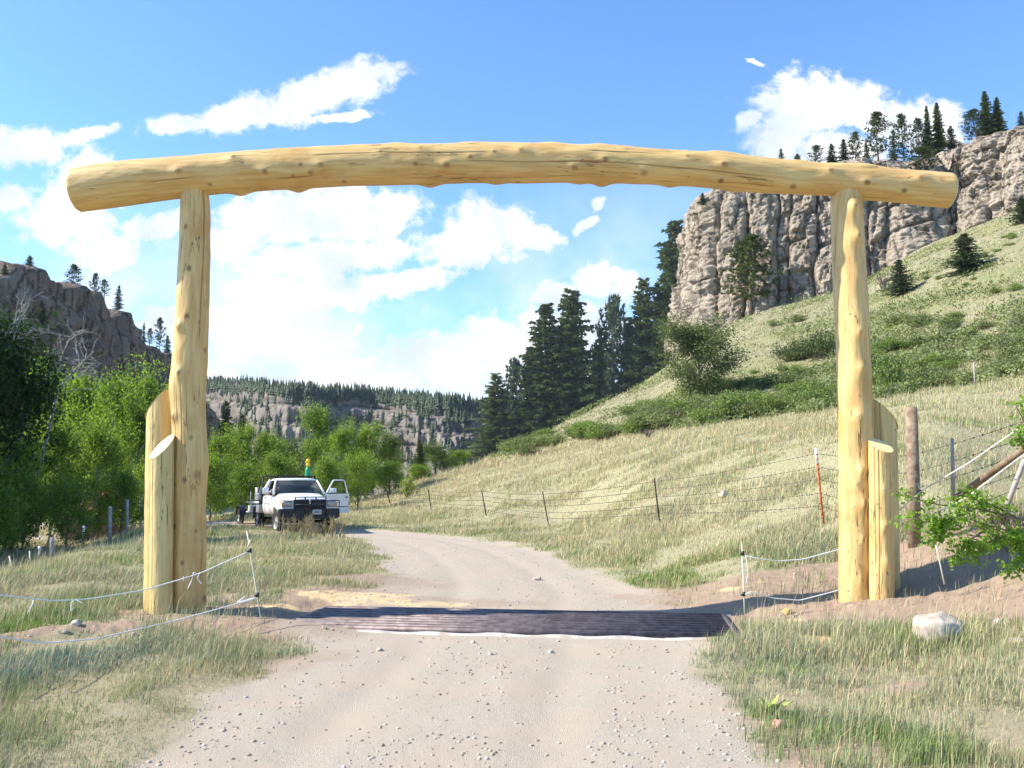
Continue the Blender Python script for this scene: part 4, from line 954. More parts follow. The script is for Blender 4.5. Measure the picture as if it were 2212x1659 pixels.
for a_ in [
 (cs[0],10,566,592,10,8,1.9,122,'small fir on the left cliff at the photo edge'),
 (cs[1],64,548,572,15,8,1.9,130,'fir on the highest knob of the left cliff'),
 (pnb,158,567,594,19,12,2.8,146,'round-topped pine on the second knob of the left cliff'),
 (pn[0],203,586,610,13,12,2.8,152,'dark pine on the sloping rim, right of the round-topped pine'),
 (pnb,224,600,645,13,12,2.8,155,'leaning pine on the steep rim of the left cliff'),
 (cs[0],255,614,658,13,8,1.9,162,'perfect little cone-shaped fir on the left cliff rim'),
 (cs[1],311,694,716,7,8,1.9,174,'tiny fir on the low end of the left cliff'),
 (pn[1],324,706,730,9,12,2.8,176,'dark stubby pine on the low end of the left cliff'),
 (pnb,345,683,732,13,12,2.8,180,'wispy open pine on the low end of the left cliff'),
 (cs[0],361,722,760,12,8,1.9,188,'dark fir touching the left gate post from behind'),
 (cs[1],94,665,700,11,8,1.9,130,'fir growing in a cleft on the left cliff face'),
]: rock_tree(bvL, *a_, G_U)
for c_, top, base, hw, Y, lb_ in ((485,862,935,18,150,'dark fir in front of the far mesa, near the left gate post'),(519,890,940,20,140,'dark rounded fir in front of the mesa, right of its neighbour'),(905,948,1040,20,74,'dark little fir between the valley cottonwoods')):
    tree_at(cfo if c_ < 900 else cf[0], c_, top, Y, hw, lb_, 'tree', 'dark firs low in the valley', 15, 2.9)
# ---- the far mesa: each tree small enough to need no parts
def tiny(seed):
    g = np.random.default_rng(seed); m = MB(); n = 9
    for k, (z0, z1, r_) in enumerate(((.5, 3.6, 1.5), (2.2, 5.4, 1.15), (4.2, 7.4, .75), (6, 8.6, .4))):
        th = np.arange(n)*2*PI/n+g.uniform(0, 1); rr2 = r_*g.uniform(.55, 1.15, n)
        V_ = np.concatenate([np.stack([rr2*np.cos(th), rr2*np.sin(th), z0+g.uniform(-.3, .5, n)], -1), [[g.normal(0, .1), g.normal(0, .1), z1]]])
        m.add(V_, np.stack([np.arange(n), (np.arange(n)+1) % n, np.full(n, n)], -1), a=g.uniform(0, 1))
    m.tube([(0, 0, -.5), (0, 0, 2)], .16, 4)
    return m
farm = leafmat('far_needles', (.03, .045, .028), (.075, .10, .055), .1)
tp_ = [tiny(300+i).build('far_conifer', farm, None, False, 'tone') for i in range(5)]
g = np.random.default_rng(77); pts_m = []
tries = 0
while len(pts_m) < 1500 and tries < 14000:
    tries += 1
    c_ = g.uniform(380, 1130); sk = np.interp(c_, *msky)
    r_ = sk+(abs(g.normal(0, 1))*20 if g.random() < .68 else g.uniform(0, 165))
    if r_ > sk+150: continue
    if g.random() > .15+.85*(vn(c_/38., r_/26., s=5) > .47) and r_ > sk+16: continue
    d = Vector(ray(c_, r_+4)).normalized(); h_ = bvM.ray_cast(Vector((0, 0, EYE)), d, 1500)
    if h_[0] is None: continue
    if h_[1].z < .12 and r_ > sk+8 and g.random() < .8: continue
    pts_m.append((h_[0], g.uniform(.4, .85)))
# more of them stand back from the rim
for k in range(420):
    c_ = g.uniform(300, 1200); i_ = int(np.clip((c_+300)/2600*(nu-1), 0, nu-1)); q = g.uniform(0, 1)
    p_ = Gm[i_, nvv-1]*(1-q)+Gm[i_, nvv+1]*q; pts_m.append((Vector(p_), g.uniform(.45, .85)))
first = set()
for k, (p_, s_) in enumerate(pts_m[:290]):
    pr = tp_[k % 5]
    if k % 5 in first: o = pr.copy(); C.objects.link(o)
    else: o = pr; first.add(k % 5)
    o.location = p_-Vector((0, 0, .3)); o.scale = (s_*1.5, s_*1.5, s_); o.rotation_euler = (0, 0, g.uniform(0, 6))
    tag(o, 'tiny dark conifer scattered on the far grey mesa', 'tree', 'scattered conifers on the far mesa')
Vs, Fs, Ts, n0 = [], [], [], 0
for k, (p_, s_) in enumerate(pts_m[290:]):
    me = tp_[k % 5].data; co = np.empty(len(me.vertices)*3, np.float32); me.vertices.foreach_get('co', co); co = co.reshape(-1, 3)*s_*[1.5, 1.5, 1]
    a_ = g.uniform(0, 6); co = co@np.array([[math.cos(a_), math.sin(a_), 0], [-math.sin(a_), math.cos(a_), 0], [0, 0, 1]])
    tt = np.empty(len(me.vertices), np.float32); me.attributes['tone'].data.foreach_get('value', tt); Ts.append(tt)
    Vs.append(co+np.array(p_)-[0, 0, .3])
    for p in me.polygons: Fs.append((p.vertices[:], n0))
    n0 += len(co)
f3 = np.array([[i+b_ for i in v] for v, b_ in Fs if len(v) == 3]); f4 = np.array([[i+b_ for i in v] for v, b_ in Fs if len(v) == 4])
tag(mk('forest', np.concatenate(Vs), [f3, f4], farm, None, False, {'tone': np.concatenate(Ts)}), 'dark conifer wood running along the rim of the far mesa', 'forest', kind='stuff')
# ---- dead bleached trees at left
def dead(name, c0_, c1_, Y, seed, label):
    g = np.random.default_rng(seed); root = empty(name, (0, 0, 0)); a_ = np.array(P(c0_[0], c0_[1], Y)); b_ = np.array(P(c1_[0], c1_[1], Y+g.uniform(-1, 1)))
    zb = hgt(a_[0]-1.5, Y); base_ = np.array([a_[0]-1.5, Y, zb-.1]); root.location = base_
    m = MB(); m2 = MB(); a_ = a_-base_; b_ = b_-base_; o_ = np.zeros(3)
    pts = np.array([o_, a_*.55+[.2, 0, 0], a_, a_+(b_-a_)*.35+g.normal(0, .12, 3), a_+(b_-a_)*.7+g.normal(0, .12, 3), b_]); m.tube(pts, [.09, .07, .055, .042, .028, .01], 6)
    def sub(p, d, ln, r_, k):
        e_ = p+d*ln; mid = (p+e_)/2+g.normal(0, .07*ln, 3); m2.tube([p, mid, e_], [r_, r_*.75, r_*.35], 4, cap=False)
        if k:
            for _ in range(3):
                dd = d+g.normal(0, .5, 3); dd /= np.linalg.norm(dd); sub(p+d*ln*g.uniform(.3, .95), dd, ln*g.uniform(.4, .75), r_*.6, k-1)
    dm = (b_-a_)/np.linalg.norm(b_-a_)
    for _ in range(11):
        u = g.uniform(.05, 1); dd = dm*.7+g.normal(0, .55, 3); dd /= np.linalg.norm(dd); sub(a_+(b_-a_)*u, dd, g.uniform(.6, 1.5), .02, 2)
    m.build('trunk', deadwood, root, True); m2.build('branches', deadwood, root, True)
    tag(root, label, 'tree', 'bleached dead trees at the creek')
dead('dead_tree', (66,856), (152,728), 34, 61, 'bleached dead tree leaning right, its upper limbs crossing the left cliff')
dead('dead_tree', (122,858), (190,770), 35, 62, 'smaller bleached dead tree curving up right of the first')
dead('dead_tree', (12,760), (30,690), 33, 63, 'pale dead limb poking out above the dark cottonwood at left')
# ------------------------------------------------------------------ shrubs on the slope
sv = [shrub('shrub', 1.3, 2.8, 400+i, sage, 1300, .17) for i in range(3)]
sg_ = [shrub('shrub', 1.3, 2.6, 410+i, lf_fresh, 1300, .17) for i in range(2)]
sd = shrub('shrub', 1.5, 3.0, 420, nd_olive, 1700, .17)
sb = twiggy('shrub', 1.3, 1.8, 430, bare, 14, 3)
def shrub_at(proto, c_, base, w_px, h_px, label, group='brush on the hillside', cat='shrub', pw=2.7, ph=1.35, y0=3):
    x, y, z = hit(c_, base, y0); sw = w_px/F*y/pw; s_ = h_px/F*y/ph
    return put(proto, (x, y, z-.06), random.uniform(0, 6.28), s_, sw, label, cat, group)
for a_ in [
 (sg_[0],1917,852,78,92,'round dense dark green bush just right of the right gate post'),
 (sd,1762,776,90,52,'dark olive mounded bush left of the right gate post'),
 (sv[0],1718,702,48,20,'pale sage mound below the cliff, right one of two'),
 (sv[1],1670,712,26,16,'small pale sage mound below the cliff, left one of two'),
 (sg_[1],2190,628,44,20,'bright green low bush alone on the dry slope, right one of a pair'),
 (sg_[0],2150,634,36,17,'bright green low bush alone on the dry slope, left one of a pair'),
 (sg_[1],1590,902,90,60,'large bright green bush at the field edge left of the right gate post'),
 (sg_[0],1660,893,84,50,'bright green bush at the field edge, next to the large one'),
 (sg_[1],1745,884,90,52,'bright green bush at the field edge touching the right gate post'),
 (sb,1462,912,70,44,'leafless grey purple shrub at the field edge below the juniper'),
 (sb,1400,948,60,30,'low leafless grey shrub at the field edge left of the purple one'),
 (sb,1908,640,60,70,'tall leafless multi-stemmed shrub beside the small dark fir'),
 (sb,1955,852,90,22,'grey leafless thicket along the field edge right of the round bush'),
 (sv[2],2180,760,70,42,'rounded sage bush near the right edge of the slope'),
 (sv[0],2040,742,90,40,'wide sage bush in the middle of the right slope'),
 (sv[1],1990,705,80,28,'flat sage bush uppermost on the right slope'),
 (sg_[0],1520,920,70,40,'fresh green bush at the field edge right of the purple shrub'),
 (sg_[1],1120,962,60,26,'green bush at the foot of the conifer row'),
 (sd,1150,986,60,20,'dark green bush at the lower field edge under the spruces'),
]: shrub_at(*a_)
g = np.random.default_rng(91)
crest = ([1040,1200,1300,1400,1480,1600,1778,1845,2000,2212],[1000,968,954,938,924,908,888,873,848,813])
upper = ([1040,1130,1200,1300,1400,1480,1560,1640,1720,1800,1900,2000,2100,2212],[998,962,935,915,890,862,820,800,742,705,700,694,690,688])
k = 0
while k < 200:
    c_ = g.uniform(1060, 2240); a_, b_ = np.interp(c_, *crest), np.interp(c_, *upper); q = g.random()**.95; r_ = a_-3-(a_-b_-3)*q
    if vn(c_/75., r_/16., s=91) < .42+.06*q: continue
    k += 1; big = .6+.5*(1-q); pr = [sv[0], sv[1], sv[2], sg_[0], sg_[1], sd, sb][g.choice(7, p=[.24,.22,.22,.1,.1,.06,.06])]
    w_ = g.uniform(40, 100)*big; shrub_at(pr, c_, r_, w_, w_*g.uniform(.32, .5), 'low mounded bush in the green brush that covers the lower right hillside', 'low brush covering the right hillside')
for k in range(42):
    c_ = g.uniform(1075, 1460); a_, b_ = np.interp(c_, *crest), np.interp(c_, *upper); r_ = a_-2-(a_-b_)*g.random()*1.15; w_ = g.uniform(24, 62)
    shrub_at([sv[0], sg_[0], sv[1], sg_[1], sv[2]][k % 5], c_, r_, w_, w_*g.uniform(.28, .42), 'low green bush in the brush strip between the field edge and the conifer row', 'brush strip below the conifers')
for k in range(20):
    c_ = g.uniform(2085, 2235); r_ = 600-(c_-2085)*.75+g.uniform(-24, 24); w_ = g.uniform(14, 30)
    shrub_at(sg_[k % 2] if k % 3 else sv[0], c_, r_, w_, w_*.32, 'low bush in the green patch high on the slope at the right edge', 'bushes in the upper green patch')
for k in range(10):
    c_ = g.uniform(1900, 2080); r_ = 625-(c_-1900)*.18+g.uniform(-14, 14); w_ = g.uniform(12, 28)
    shrub_at(sg_[k % 2] if k % 3 else sv[0], c_, r_, w_, w_*.32, 'low bush in the strip of green under the cliff right of the right gate post', 'bushes below the cliff')
# the brush between the single bushes, too dense to count
g = np.random.default_rng(17); n = 170000; r = np.exp(g.uniform(math.log(46), math.log(125), n)); ph = g.uniform(math.radians(-3), math.radians(33), n); x, y = r*np.sin(ph), r*np.cos(ph); z = H(x, y)
dd_ = y*cp+(z-EYE)*sp; co_ = 1106+F*x/dd_; ro_ = 829.5-F*((z-EYE)*cp-y*sp)/dd_
u_ = (np.interp(co_, *crest)+4-ro_)/(np.interp(co_, *crest)-np.interp(co_, *upper)+1)
pm_ = fbm(x*.13, y*.13+z*.2, o=4, s=17); p2_ = fbm(x*.5, y*.5+z*.3, o=3, s=19); ok = (u_ > 0) & (u_ < 2.2) & (pm_+.5*(p2_-.5) > .50+.06*np.minimum(u_, 1)+.10*np.maximum(u_-1, 0)) & (z > 3.5)
x, y, z, pm_, u_ = [a[ok] for a in (x, y, z, pm_, u_)]; n = len(x); z = z+g.random(n)**.8*(.25+.55*sst(pm_, .45, .6))
V_, f_ = leaf_quads(np.stack([x, y, z], -1), .22, g, up=.6, asp=.7)
tag(mk('low_brush', V_, [f_], sage, None, False, {'tone': np.repeat(np.clip(fbm(x*.4, y*.4, o=3, s=18)*1.5-.1+g.normal(0, .15, n), 0, 1), 4)}), 'dense low green brush covering the foot of the hillside', 'brush', kind='stuff')
# yellow-green bush standing in the field
yg = shrub('shrub', 1.0, .9, 440, leafmat('leaf_yellow', (.16, .22, .03), (.34, .40, .07), .4), 700, .09)
x, y, z = hit(882, 1076, 20); put(yg, (x, y, z-.05), 0, 46/F*y/1.0, 46/F*y/.9, 'yellow green bush alone in the field behind the fence stakes', 'shrub')
# ------------------------------------------------------------------ grass: nobody could count it
gr_m = bpy.data.materials.new('grass_blade'); gr_m.use_nodes = True; t = gr_m.node_tree; t.nodes.clear()
o_ = N(t, 'ShaderNodeOutputMaterial'); a1 = attr(t, 'tint'); d_ = N(t, 'ShaderNodeBsdfDiffuse'); L(t, a1.outputs['Color'], d_.inputs[0])
tr_ = N(t, 'ShaderNodeBsdfTranslucent'); L(t, a1.outputs['Color'], tr_.inputs[0]); mx = N(t, 'ShaderNodeMixShader'); mx.inputs[0].default_value = .3
L(t, d_.outputs[0], mx.inputs[1]); L(t, tr_.outputs[0], mx.inputs[2]); L(t, mx.outputs[0], o_.inputs[0])
def grass(name, n, r0, r1, p0_, p1_, seed, hmul=1.0, wmul=1.0, keep=None, label='', pick=None):
    g = np.random.default_rng(seed)
    lr = g.uniform(math.log(r0), math.log(r1), n); ph = g.uniform(math.radians(p0_), math.radians(p1_), n); r = np.exp(lr)
    # gather the blades into tufts
    k6 = (np.arange(n)//7)*7; gather = (g.random(n) < .7)[:, None]; cl = np.stack([r*np.sin(ph), r*np.cos(ph)], -1)
    cl = np.where(gather, cl[k6]+g.normal(0, 1, (n, 2))*(.012+.005*r[k6])[:, None], cl)
    x, y = cl[:, 0], cl[:, 1]; r = np.hypot(x, y)
    rd, dt, sw = masks(x, y); gu, gv = guard_uv(x, y); ong = (np.abs(gu) < GL/2+.1) & (np.abs(gv) < GW/2+.18)
    dn = fbm(x*.9, y*.9, o=4, s=201); dn2 = fbm(x*4, y*4, o=3, s=202)
    z = H(x, y)
    hillm = sst(z, 4.5, 6.5)
    pr = (1-rd)**2*(1-.93*dt)*(1-.93*sw)*np.clip(.34+2.2*(dn-.42)+1.2*(dn2-.45)+.25*sst(-x, 1.5, 3)+.35*sst(r, 14, 20), .05, 1)*(1-.45*hillm)
    k = (g.random(n) < pr) & ~ong & (y > -1)
    x, y, z, r, dn, dn2, hillm = [a[k] for a in (x, y, z, r, dn, dn2, hillm)]; n = len(x)
    th = g.uniform(0, 2*PI, n); lean = np.abs(g.normal(.25, .22, n))+.05
    hh_ = (.03+.10*g.random(n)**1.8+.09*sst(dn, .45, .65)*g.random(n))*(.5+.6*sst(dn, .32, .5))*hmul*(1+.014*np.minimum(r, 60))
    left = sst(-x, 1.5, 3.0)*sst(13-r, 0, 4); hh_ = hh_*(1+.0*left)
    edge = np.abs(road_d(x, y)); hh_ *= .55+.45*sst(edge, 0, .6)
    wd_ = (.0019+.00040*r)*g.uniform(.6, 1.4, n)*wmul
    tall = (g.random(n) < .025+.05*sst(r, 12, 40)) & (dn > .42); hh_ = np.where(tall, hh_*1.9+.12, hh_); wd_ = np.where(tall, wd_*.8, wd_)
    hh_ *= (1-.45*hillm)
    dx_, dy_ = np.cos(th), np.sin(th); px, py = -dy_, dx_
    b0 = np.stack([x, y, z-.01], -1); up = np.array([0, 0, 1.0]); dr = np.stack([dx_, dy_, 0*x], -1); pe = np.stack([px, py, 0*x], -1)
    wind = np.array([.16, .03, 0])
    mid = b0+up*(hh_*.55)[:, None]+dr*(hh_*lean*.25)[:, None]+wind*(hh_*.3)[:, None]; tip = b0+up*(hh_*(1-.35*lean))[:, None]+dr*(hh_*lean*.9)[:, None]+wind*hh_[:, None]
    V_ = np.stack([b0-pe*wd_[:, None]*.5, b0+pe*wd_[:, None]*.5, mid+pe*wd_[:, None]*.42, mid-pe*wd_[:, None]*.42, tip], 1).reshape(-1, 3)
    i = np.arange(n)*5; q = np.stack([i, i+1, i+2, i+3], -1); t3 = np.stack([i+3, i+2, i+4], -1)
    # colours: blue-grey bunchgrass, fresh green, straw
    cb_, cg_, cs_ = np.array([.20, .27, .225]), np.array([.17, .26, .06]), np.array([.54, .46, .27]); cm_ = np.array([.34, .345, .18])
    f1 = fbm(x*.35, y*.35, o=3, s=210); f2 = fbm(x*1.3+9, y*1.3, o=3, s=211); f3_ = g.random(n)
    wb = sst(f1, .30, .50)*(.35+.65*left)*1.0*(1-sst(r, 14, 30)*.75); wg = sst(f2, .55, .70)*.6*(1-.6*left)
    wg = np.maximum(wg, gs(x, y, -5.6, 9.4, 1.4, 1.4)*1.2); wg = np.maximum(wg, 1.1*gs(x, y, 2.6, 14.6, 1.5, 2.6))
    wg = np.clip(wg, 0, 1); 
    ws = np.clip(.07+.10*sst(r, 7, 14)+.8*sst(f2, .56, .36)*.3+.2*sst(r, 12, 20)*sst(x, 0, 3)+.6*sst(r, 30, 62)*(1-hillm), 0, .92)
    ws = np.where(tall, .95, ws)
    col = cm_*(np.ones((n, 1))); col = col*(1-wb[:, None])+cb_*wb[:, None]; col = col*(1-wg[:, None])+cg_*wg[:, None]
    isS = f3_ < ws; col = np.where(isS[:, None], cs_, col)
    hg_ = (hillm*(f3_ > .5))[:, None]; col = col*(1-hg_)+np.array([.16, .19, .075])*hg_
    col = col*g.uniform(.72, 1.25, n)[:, None]*(1+g.normal(0, .06, (n, 3)))
    col = np.clip(col, .01, 1)
    tint = np.repeat(col, 5, 0)
    o = mk(name, V_, [q, t3], gr_m, None, False, {'tint': tint}); return tag(o, label, 'grass', kind='stuff')
grass('grass', 820000, 2.6, 16, -40, 40, 1, label='short dry bunchgrass and green grass on both sides of the gravel road')
grass('meadow_grass', 640000, 14, 75, -36, 36, 2, .9, label='pale meadow grass over the sloping field and around the parked truck')
grass('hillside_grass', 260000, 62, 150, -6, 34, 3, 1.2, 1.6, label='dry grass tussocks on the hillside below the cliff')
# ------------------------------------------------------------------ loose stones
def pebble_base(seed):
    g = np.random.default_rng(seed); V_ = np.array([(1,0,0),(-1,0,0),(0,1,0),(0,-1,0),(0,0,1),(0,0,-1),(.7,.7,.3),(-.7,.6,.25),(-.6,-.7,.3),(.7,-.7,.2)], float)
    return V_
def gravel(name, n, r0, r1, seed, smin, smax, mt, label, dirt_too=True):
    g = np.random.default_rng(seed); r = np.exp(g.uniform(math.log(r0), math.log(r1), n)); ph = g.uniform(math.radians(-36), math.radians(38), n)
    x, y = r*np.sin(ph), r*np.cos(ph); rd, dt, sw = masks(x, y); gu, gv = guard_uv(x, y); ong = (np.abs(gu) < GL/2+.15) & (np.abs(gv) < GW/2+.16)
    tk = np.abs(np.abs(x-(np.interp(y, *RL)+np.interp(y, *RR))/2)-.78); w = np.clip(rd*(.15+.85*sst(tk, .12, .5))*(.35+.9*sst(fbm(x*1.1, y*1.1, o=3, s=300), .35, .6))+dt*.5+.02, 0, 1)
    k = (g.random(n) < w) & ~ong; x, y, r = x[k], y[k], r[k]; n = len(x); z = H(x, y)
    ic = bpy.data.meshes.new('tmp'); import bmesh as bm_; b = bm_.new(); bm_.ops.create_icosphere(b, subdivisions=1, radius=1); b.to_mesh(ic); b.free()
    V0 = np.array([v.co[:] for v in ic.vertices]); F0 = np.array([p.vertices[:] for p in ic.polygons]); bpy.data.meshes.remove(ic)
    pick_ = [0, 2, 3, 5, 6, 8, 9, 11]; m_ = len(V0)
    s_ = (smin+(smax-smin)*g.random(n)**9)*(1+.02*r)
    J = 1+g.normal(0, .17, (n, m_, 1)); sc3 = np.stack([g.uniform(.75, 1.3, n), g.uniform(.75, 1.3, n), g.uniform(.4, .8, n)], -1)[:, None, :]
    a_ = g.uniform(0, 2*PI, n); ca, sa = np.cos(a_), np.sin(a_); Vl = V0[None]*J*sc3*s_[:, None, None]
    Vr = np.stack([Vl[..., 0]*ca[:, None]-Vl[..., 1]*sa[:, None], Vl[..., 0]*sa[:, None]+Vl[..., 1]*ca[:, None], Vl[..., 2]], -1)
    Vr += np.stack([x, y, z+s_*.12], -1)[:, None, :]
    Ff = (F0[None]+(np.arange(n)*m_)[:, None, None]).reshape(-1, 3); tn = np.repeat(g.random(n), m_)
    return tag(mk(name, Vr.reshape(-1, 3), [Ff], mt, None, False, {'tone': tn}), label, 'gravel', kind='stuff')
st_m = mat('road_stone', (.5, .45, .4), .9, 0, .2); t, b = nodes(st_m); a1 = attr(t, 'tone')
cr_ = N(t, 'ShaderNodeValToRGB'); cr_.color_ramp.elements[0].color = (.30, .235, .17, 1); cr_.color_ramp.elements[1].color = (.53, .46, .38, 1)
e = cr_.color_ramp.elements.new(.5); e.color = (.42, .335, .26, 1); L(t, a1.outputs['Fac'], cr_.inputs[0]); L(t, cr_.outputs[0], b.inputs['Base Color'])
gravel('gravel', 90000, 3.0, 30, 5, .0016, .015, st_m, 'loose pale gravel scattered over the dirt road')
# ------------------------------------------------------------------ single rocks
rockw = noisemat('pale_rock', (.35, .295, .235), (.52, .455, .38), 7, .9, .7, .02)
rockt = noisemat('tan_rock', (.36, .28, .21), (.50, .42, .34), 5, .9, .7, .02)
def rock(name, loc, dims, rz, seed, mt, label, blocky=3.5):
    g = np.random.default_rng(seed); n1, n2 = 40, 28; th = np.arange(n1)*2*PI/n1; ph = np.linspace(-PI/2, PI/2, n2); A_, B_ = np.meshgrid(th, ph, indexing='ij')
    D = np.stack([np.cos(A_)*np.cos(B_), np.sin(A_)*np.cos(B_), np.sin(B_)], -1); rr2 = (np.abs(D)**blocky).sum(-1)**(-1/blocky)
    V_ = D*rr2[..., None]
    for _ in range(6):           # broken facets
        n_ = rnd_dirs(1, g)[0]; n_[2] = abs(n_[2]); d_ = g.uniform(.72, .98); ex_ = np.maximum(0, V_@n_-d_); V_ = V_-ex_[..., None]*n_*.9
    V_ = V_*(1+(fbm(D[..., 0]*2.2+seed, D[..., 1]*2.2, D[..., 2]*2.2, o=4, s=seed)-.5)*.28)[..., None]*np.array(dims)/2
    V_ = V_.reshape(-1, 3); i = np.arange(n1)[:, None]*n2; j = np.arange(n2-1)[None, :]; i2 = ((np.arange(n1)+1) % n1)[:, None]*n2
    f_ = np.stack([i+j, i2+j, i2+j+1, i+j+1], -1).reshape(-1, 4)
    o = mk(name, V_, [f_], mt, None, True); o.location = loc; o.rotation_euler = (0, 0, rz); return tag(o, label, 'rock')
x, y, z = hit(2040, 1392, 5); rock('boulder', (x, y+.12, z+.10), (.42, .44, .40), -.35, 3, rockw, 'blocky whitish rock lying in the grass below the right gate post')
x, y, z = hit(2152, 1347, 5); rock('stone', (x, y, z+.02), (.12, .12, .08), .3, 4, rockw, 'small round pale stone in the grass right of the white rock')
x, y, z = hit(2205, 1388, 5); rock('stone', (x, y, z+.0), (.22, .2, .1), .8, 5, rockw, 'flat pale stone at the right photo edge')
x, y, z = hit(1562, 1073, 15); rock('stone', (x, y, z+.08), (.2, .2, .17), .5, 6, rockw, 'white stone lying in the middle of the sloping field')
x, y, z = hit(1700, 1328, 5); rock('stone', (x, y, z+.03), (.1, .1, .09), .5, 7, noisemat('orange_rock', (.45, .25, .08), (.6, .4, .18), 8), 'small orange stone at the end of the cattle guard')
x, y, z = hit(1683, 1565, 3); rock('stone', (x, y, z+.02), (.09, .08, .07), .2, 8, noisemat('brick_stone', (.34, .16, .11), (.46, .27, .2), 8), 'small reddish stone in the grass near the bottom right')
x, y, z = hit(1160, 1251, 8); rock('stone', (x, y, z+.02), (.15, .12, .09), .2, 9, rockt, 'dark clod lying in the road behind the cattle guard')
x, y, z = hit(168, 1613 if False else 1300, 6); 
x, y, z = hit(1365, 822, 58); rock('boulder', (x, y, z+.6), (2.6, 2.2, 2.4), .4, 10, rockt, 'tan boulder under the conifers on the slope')
x, y, z = hit(1722, 660, 58); rock('boulder', (x, y, z+1.2), (4.6, 3.4, 4.4), .2, 12, rockt, 'shadowed boulder at the cliff foot left of the right gate post')
for k, (c_, r_, s_) in enumerate(((165,1338,.1),(142,1360,.06),(290,1365,.07),(700,1345,.06),(820,1392,.06),(1060,1399,.05),(1022,1375,.05),(1190,1393,.06),(905,1372,.05))):
    x, y, z = hit(c_, r_+14, 4); rock('stone', (x, y, z+s_*.2), (s_, s_*.9, s_*.7), k, 20+k, rockt if k % 2 else rockw, ['pale stone on the dirt ridge under the lower rope','small stone left of the pale one on the dirt ridge','stone on the ridge in front of the left support log','pale stone right of the leaning left rod','pale stone at the left road edge before the cattle guard','tan stone in the wheel track before the cattle guard','pale pebble touching the near concrete edge','tan stone right of centre before the cattle guard','tan pebble just before the left part of the concrete edge'][k])
# mullein rosette
ml = empty('mullein_plant', (0, 0, 0)); g = np.random.default_rng(5); mlm = noisemat('mullein_leaf', (.30, .36, .07), (.42, .46, .14), 20, .8, .2)
for k in range(9):
    m = MB(); az = k*2.399; ln = g.uniform(.10, .17); tilt = g.uniform(.9, 1.35) if k < 6 else .5; n_ = 7; V_ = []
    for i in range(n_):
        u = i/(n_-1); w = .028*math.sin(PI*min(1, u*.9+.1))**.7; rad = ln*u*math.cos(tilt)*(1+.3*u); zz = ln*u*math.sin(tilt)*(1-.12*u*u)
        for s_, dz in ((-1, .006), (0, -.004), (1, .006)): V_.append((rad*math.cos(az)-s_*w*math.sin(az), rad*math.sin(az)+s_*w*math.cos(az), zz+dz))
    m.add(V_, grid_faces(n_, 3)); m.build('leaf', mlm, ml, True)
x, y, z = hit(1666, 1538, 3); ml.location = (x, y, z); tag(ml, 'small mullein rosette with upright yellow green leaves beside the road', 'plant')
# ------------------------------------------------------------------ the parked flatbed truck
import bmesh
white = mat('white_paint', (.74, .74, .72), .28, 0, .5); t, b = nodes(white)
tc_ = N(t, 'ShaderNodeNewGeometry'); sp_ = N(t, 'ShaderNodeSeparateXYZ'); L(t, tc_.outputs['Position'], sp_.inputs[0]); nn_ = wn(6, 4, tc_.outputs['Position'], .6, t)
L(t, MIX(t, M_(t, 'MULTIPLY', SS(t, M_(t, 'ADD', sp_.outputs[2], M_(t, 'MULTIPLY', nn_.outputs[0], .35)), 1.05, .75), .55), (.76, .76, .74), (.46, .38, .28)), b.inputs['Base Color'])  # road dust low down
black = noisemat('black_steel', (.012, .012, .014), (.03, .03, .032), 14, .45, .1, .002)
trim = mat('dark_trim', (.02, .02, .022), .6)
rubber = noisemat('tyre_rubber', (.018, .018, .018), (.05, .046, .04), 20, .85, .3, .004)
steel = noisemat('grey_steel', (.30, .31, .32), (.42, .43, .44), 7, .45, .1, .002, .5)
chrome = mat('dull_chrome', (.55, .55, .56), .3, .8)
glass = mat('window_glass', (.02, .03, .035), .06, 0, .6); glass.node_tree.nodes['Principled BSDF'].inputs['Alpha'].default_value = .62
lamp = mat('lamp_glass', (.30, .30, .30), .12, .3)
seatm = mat('seat_cloth', (.10, .09, .085), .9)
plate_w = mat('plate_white', (.50, .52, .50), .5); plate_d = mat('plate_marks', (.12, .13, .16), .6)
TA = math.radians(206); truck = empty('pickup_truck', (-7.24, 30.85, hgt(-7.24, 30.85)-.01), TA, label='white flatbed pickup truck with black grille guard and open driver door parked on the road', cat='truck')
TM = Matrix.Translation(truck.location) @ Matrix.Rotation(TA, 4, 'Z')
def loft(st, name, mt, parent, ywise=True, sm=True):
    """st: list of (y, [(x,z)...]) sections, mirrored in x"""
    secs = []
    for y_, half in st:
        full = [(-x_, y_, z_) for x_, z_ in half[::-1] if x_ > 1e-6]+[(x_, y_, z_) for x_, z_ in half]
        secs.append(full)
    V_ = np.array(secs, float); n1, n2 = V_.shape[:2]; m = MB(); m.add(V_.reshape(-1, 3), grid_faces(n1, n2))
    me = bpy.data.meshes.new(name); bm = bmesh.new()
    vs = [[bm.verts.new(v) for v in s_] for s_ in V_]
    for i in range(n1-1):
        for j in range(n2-1): bm.faces.new((vs[i][j], vs[i][j+1], vs[i+1][j+1], vs[i+1][j]))
        bm.faces.new((vs[i][n2-1], vs[i][0], vs[i+1][0], vs[i+1][n2-1]))
    bm.faces.new(vs[0]); bm.faces.new(vs[-1][::-1]); bmesh.ops.recalc_face_normals(bm, faces=bm.faces)
    bm.to_mesh(me); bm.free(); me.materials.append(mt)
    for p in me.polygons: p.use_smooth = sm
    o = bpy.data.objects.new(name, me); C.objects.link(o); o.parent = parent; return o
def sec(w, zt, zb=.62, sh=1.08, tw=.8): return [(0.0, zt), (tw*.5, zt-.004), (tw*.86, zt-.025), (tw, zt-.09), (w, sh), (w+.01, .9), (w-.01, .74), (w-.06, zb)]
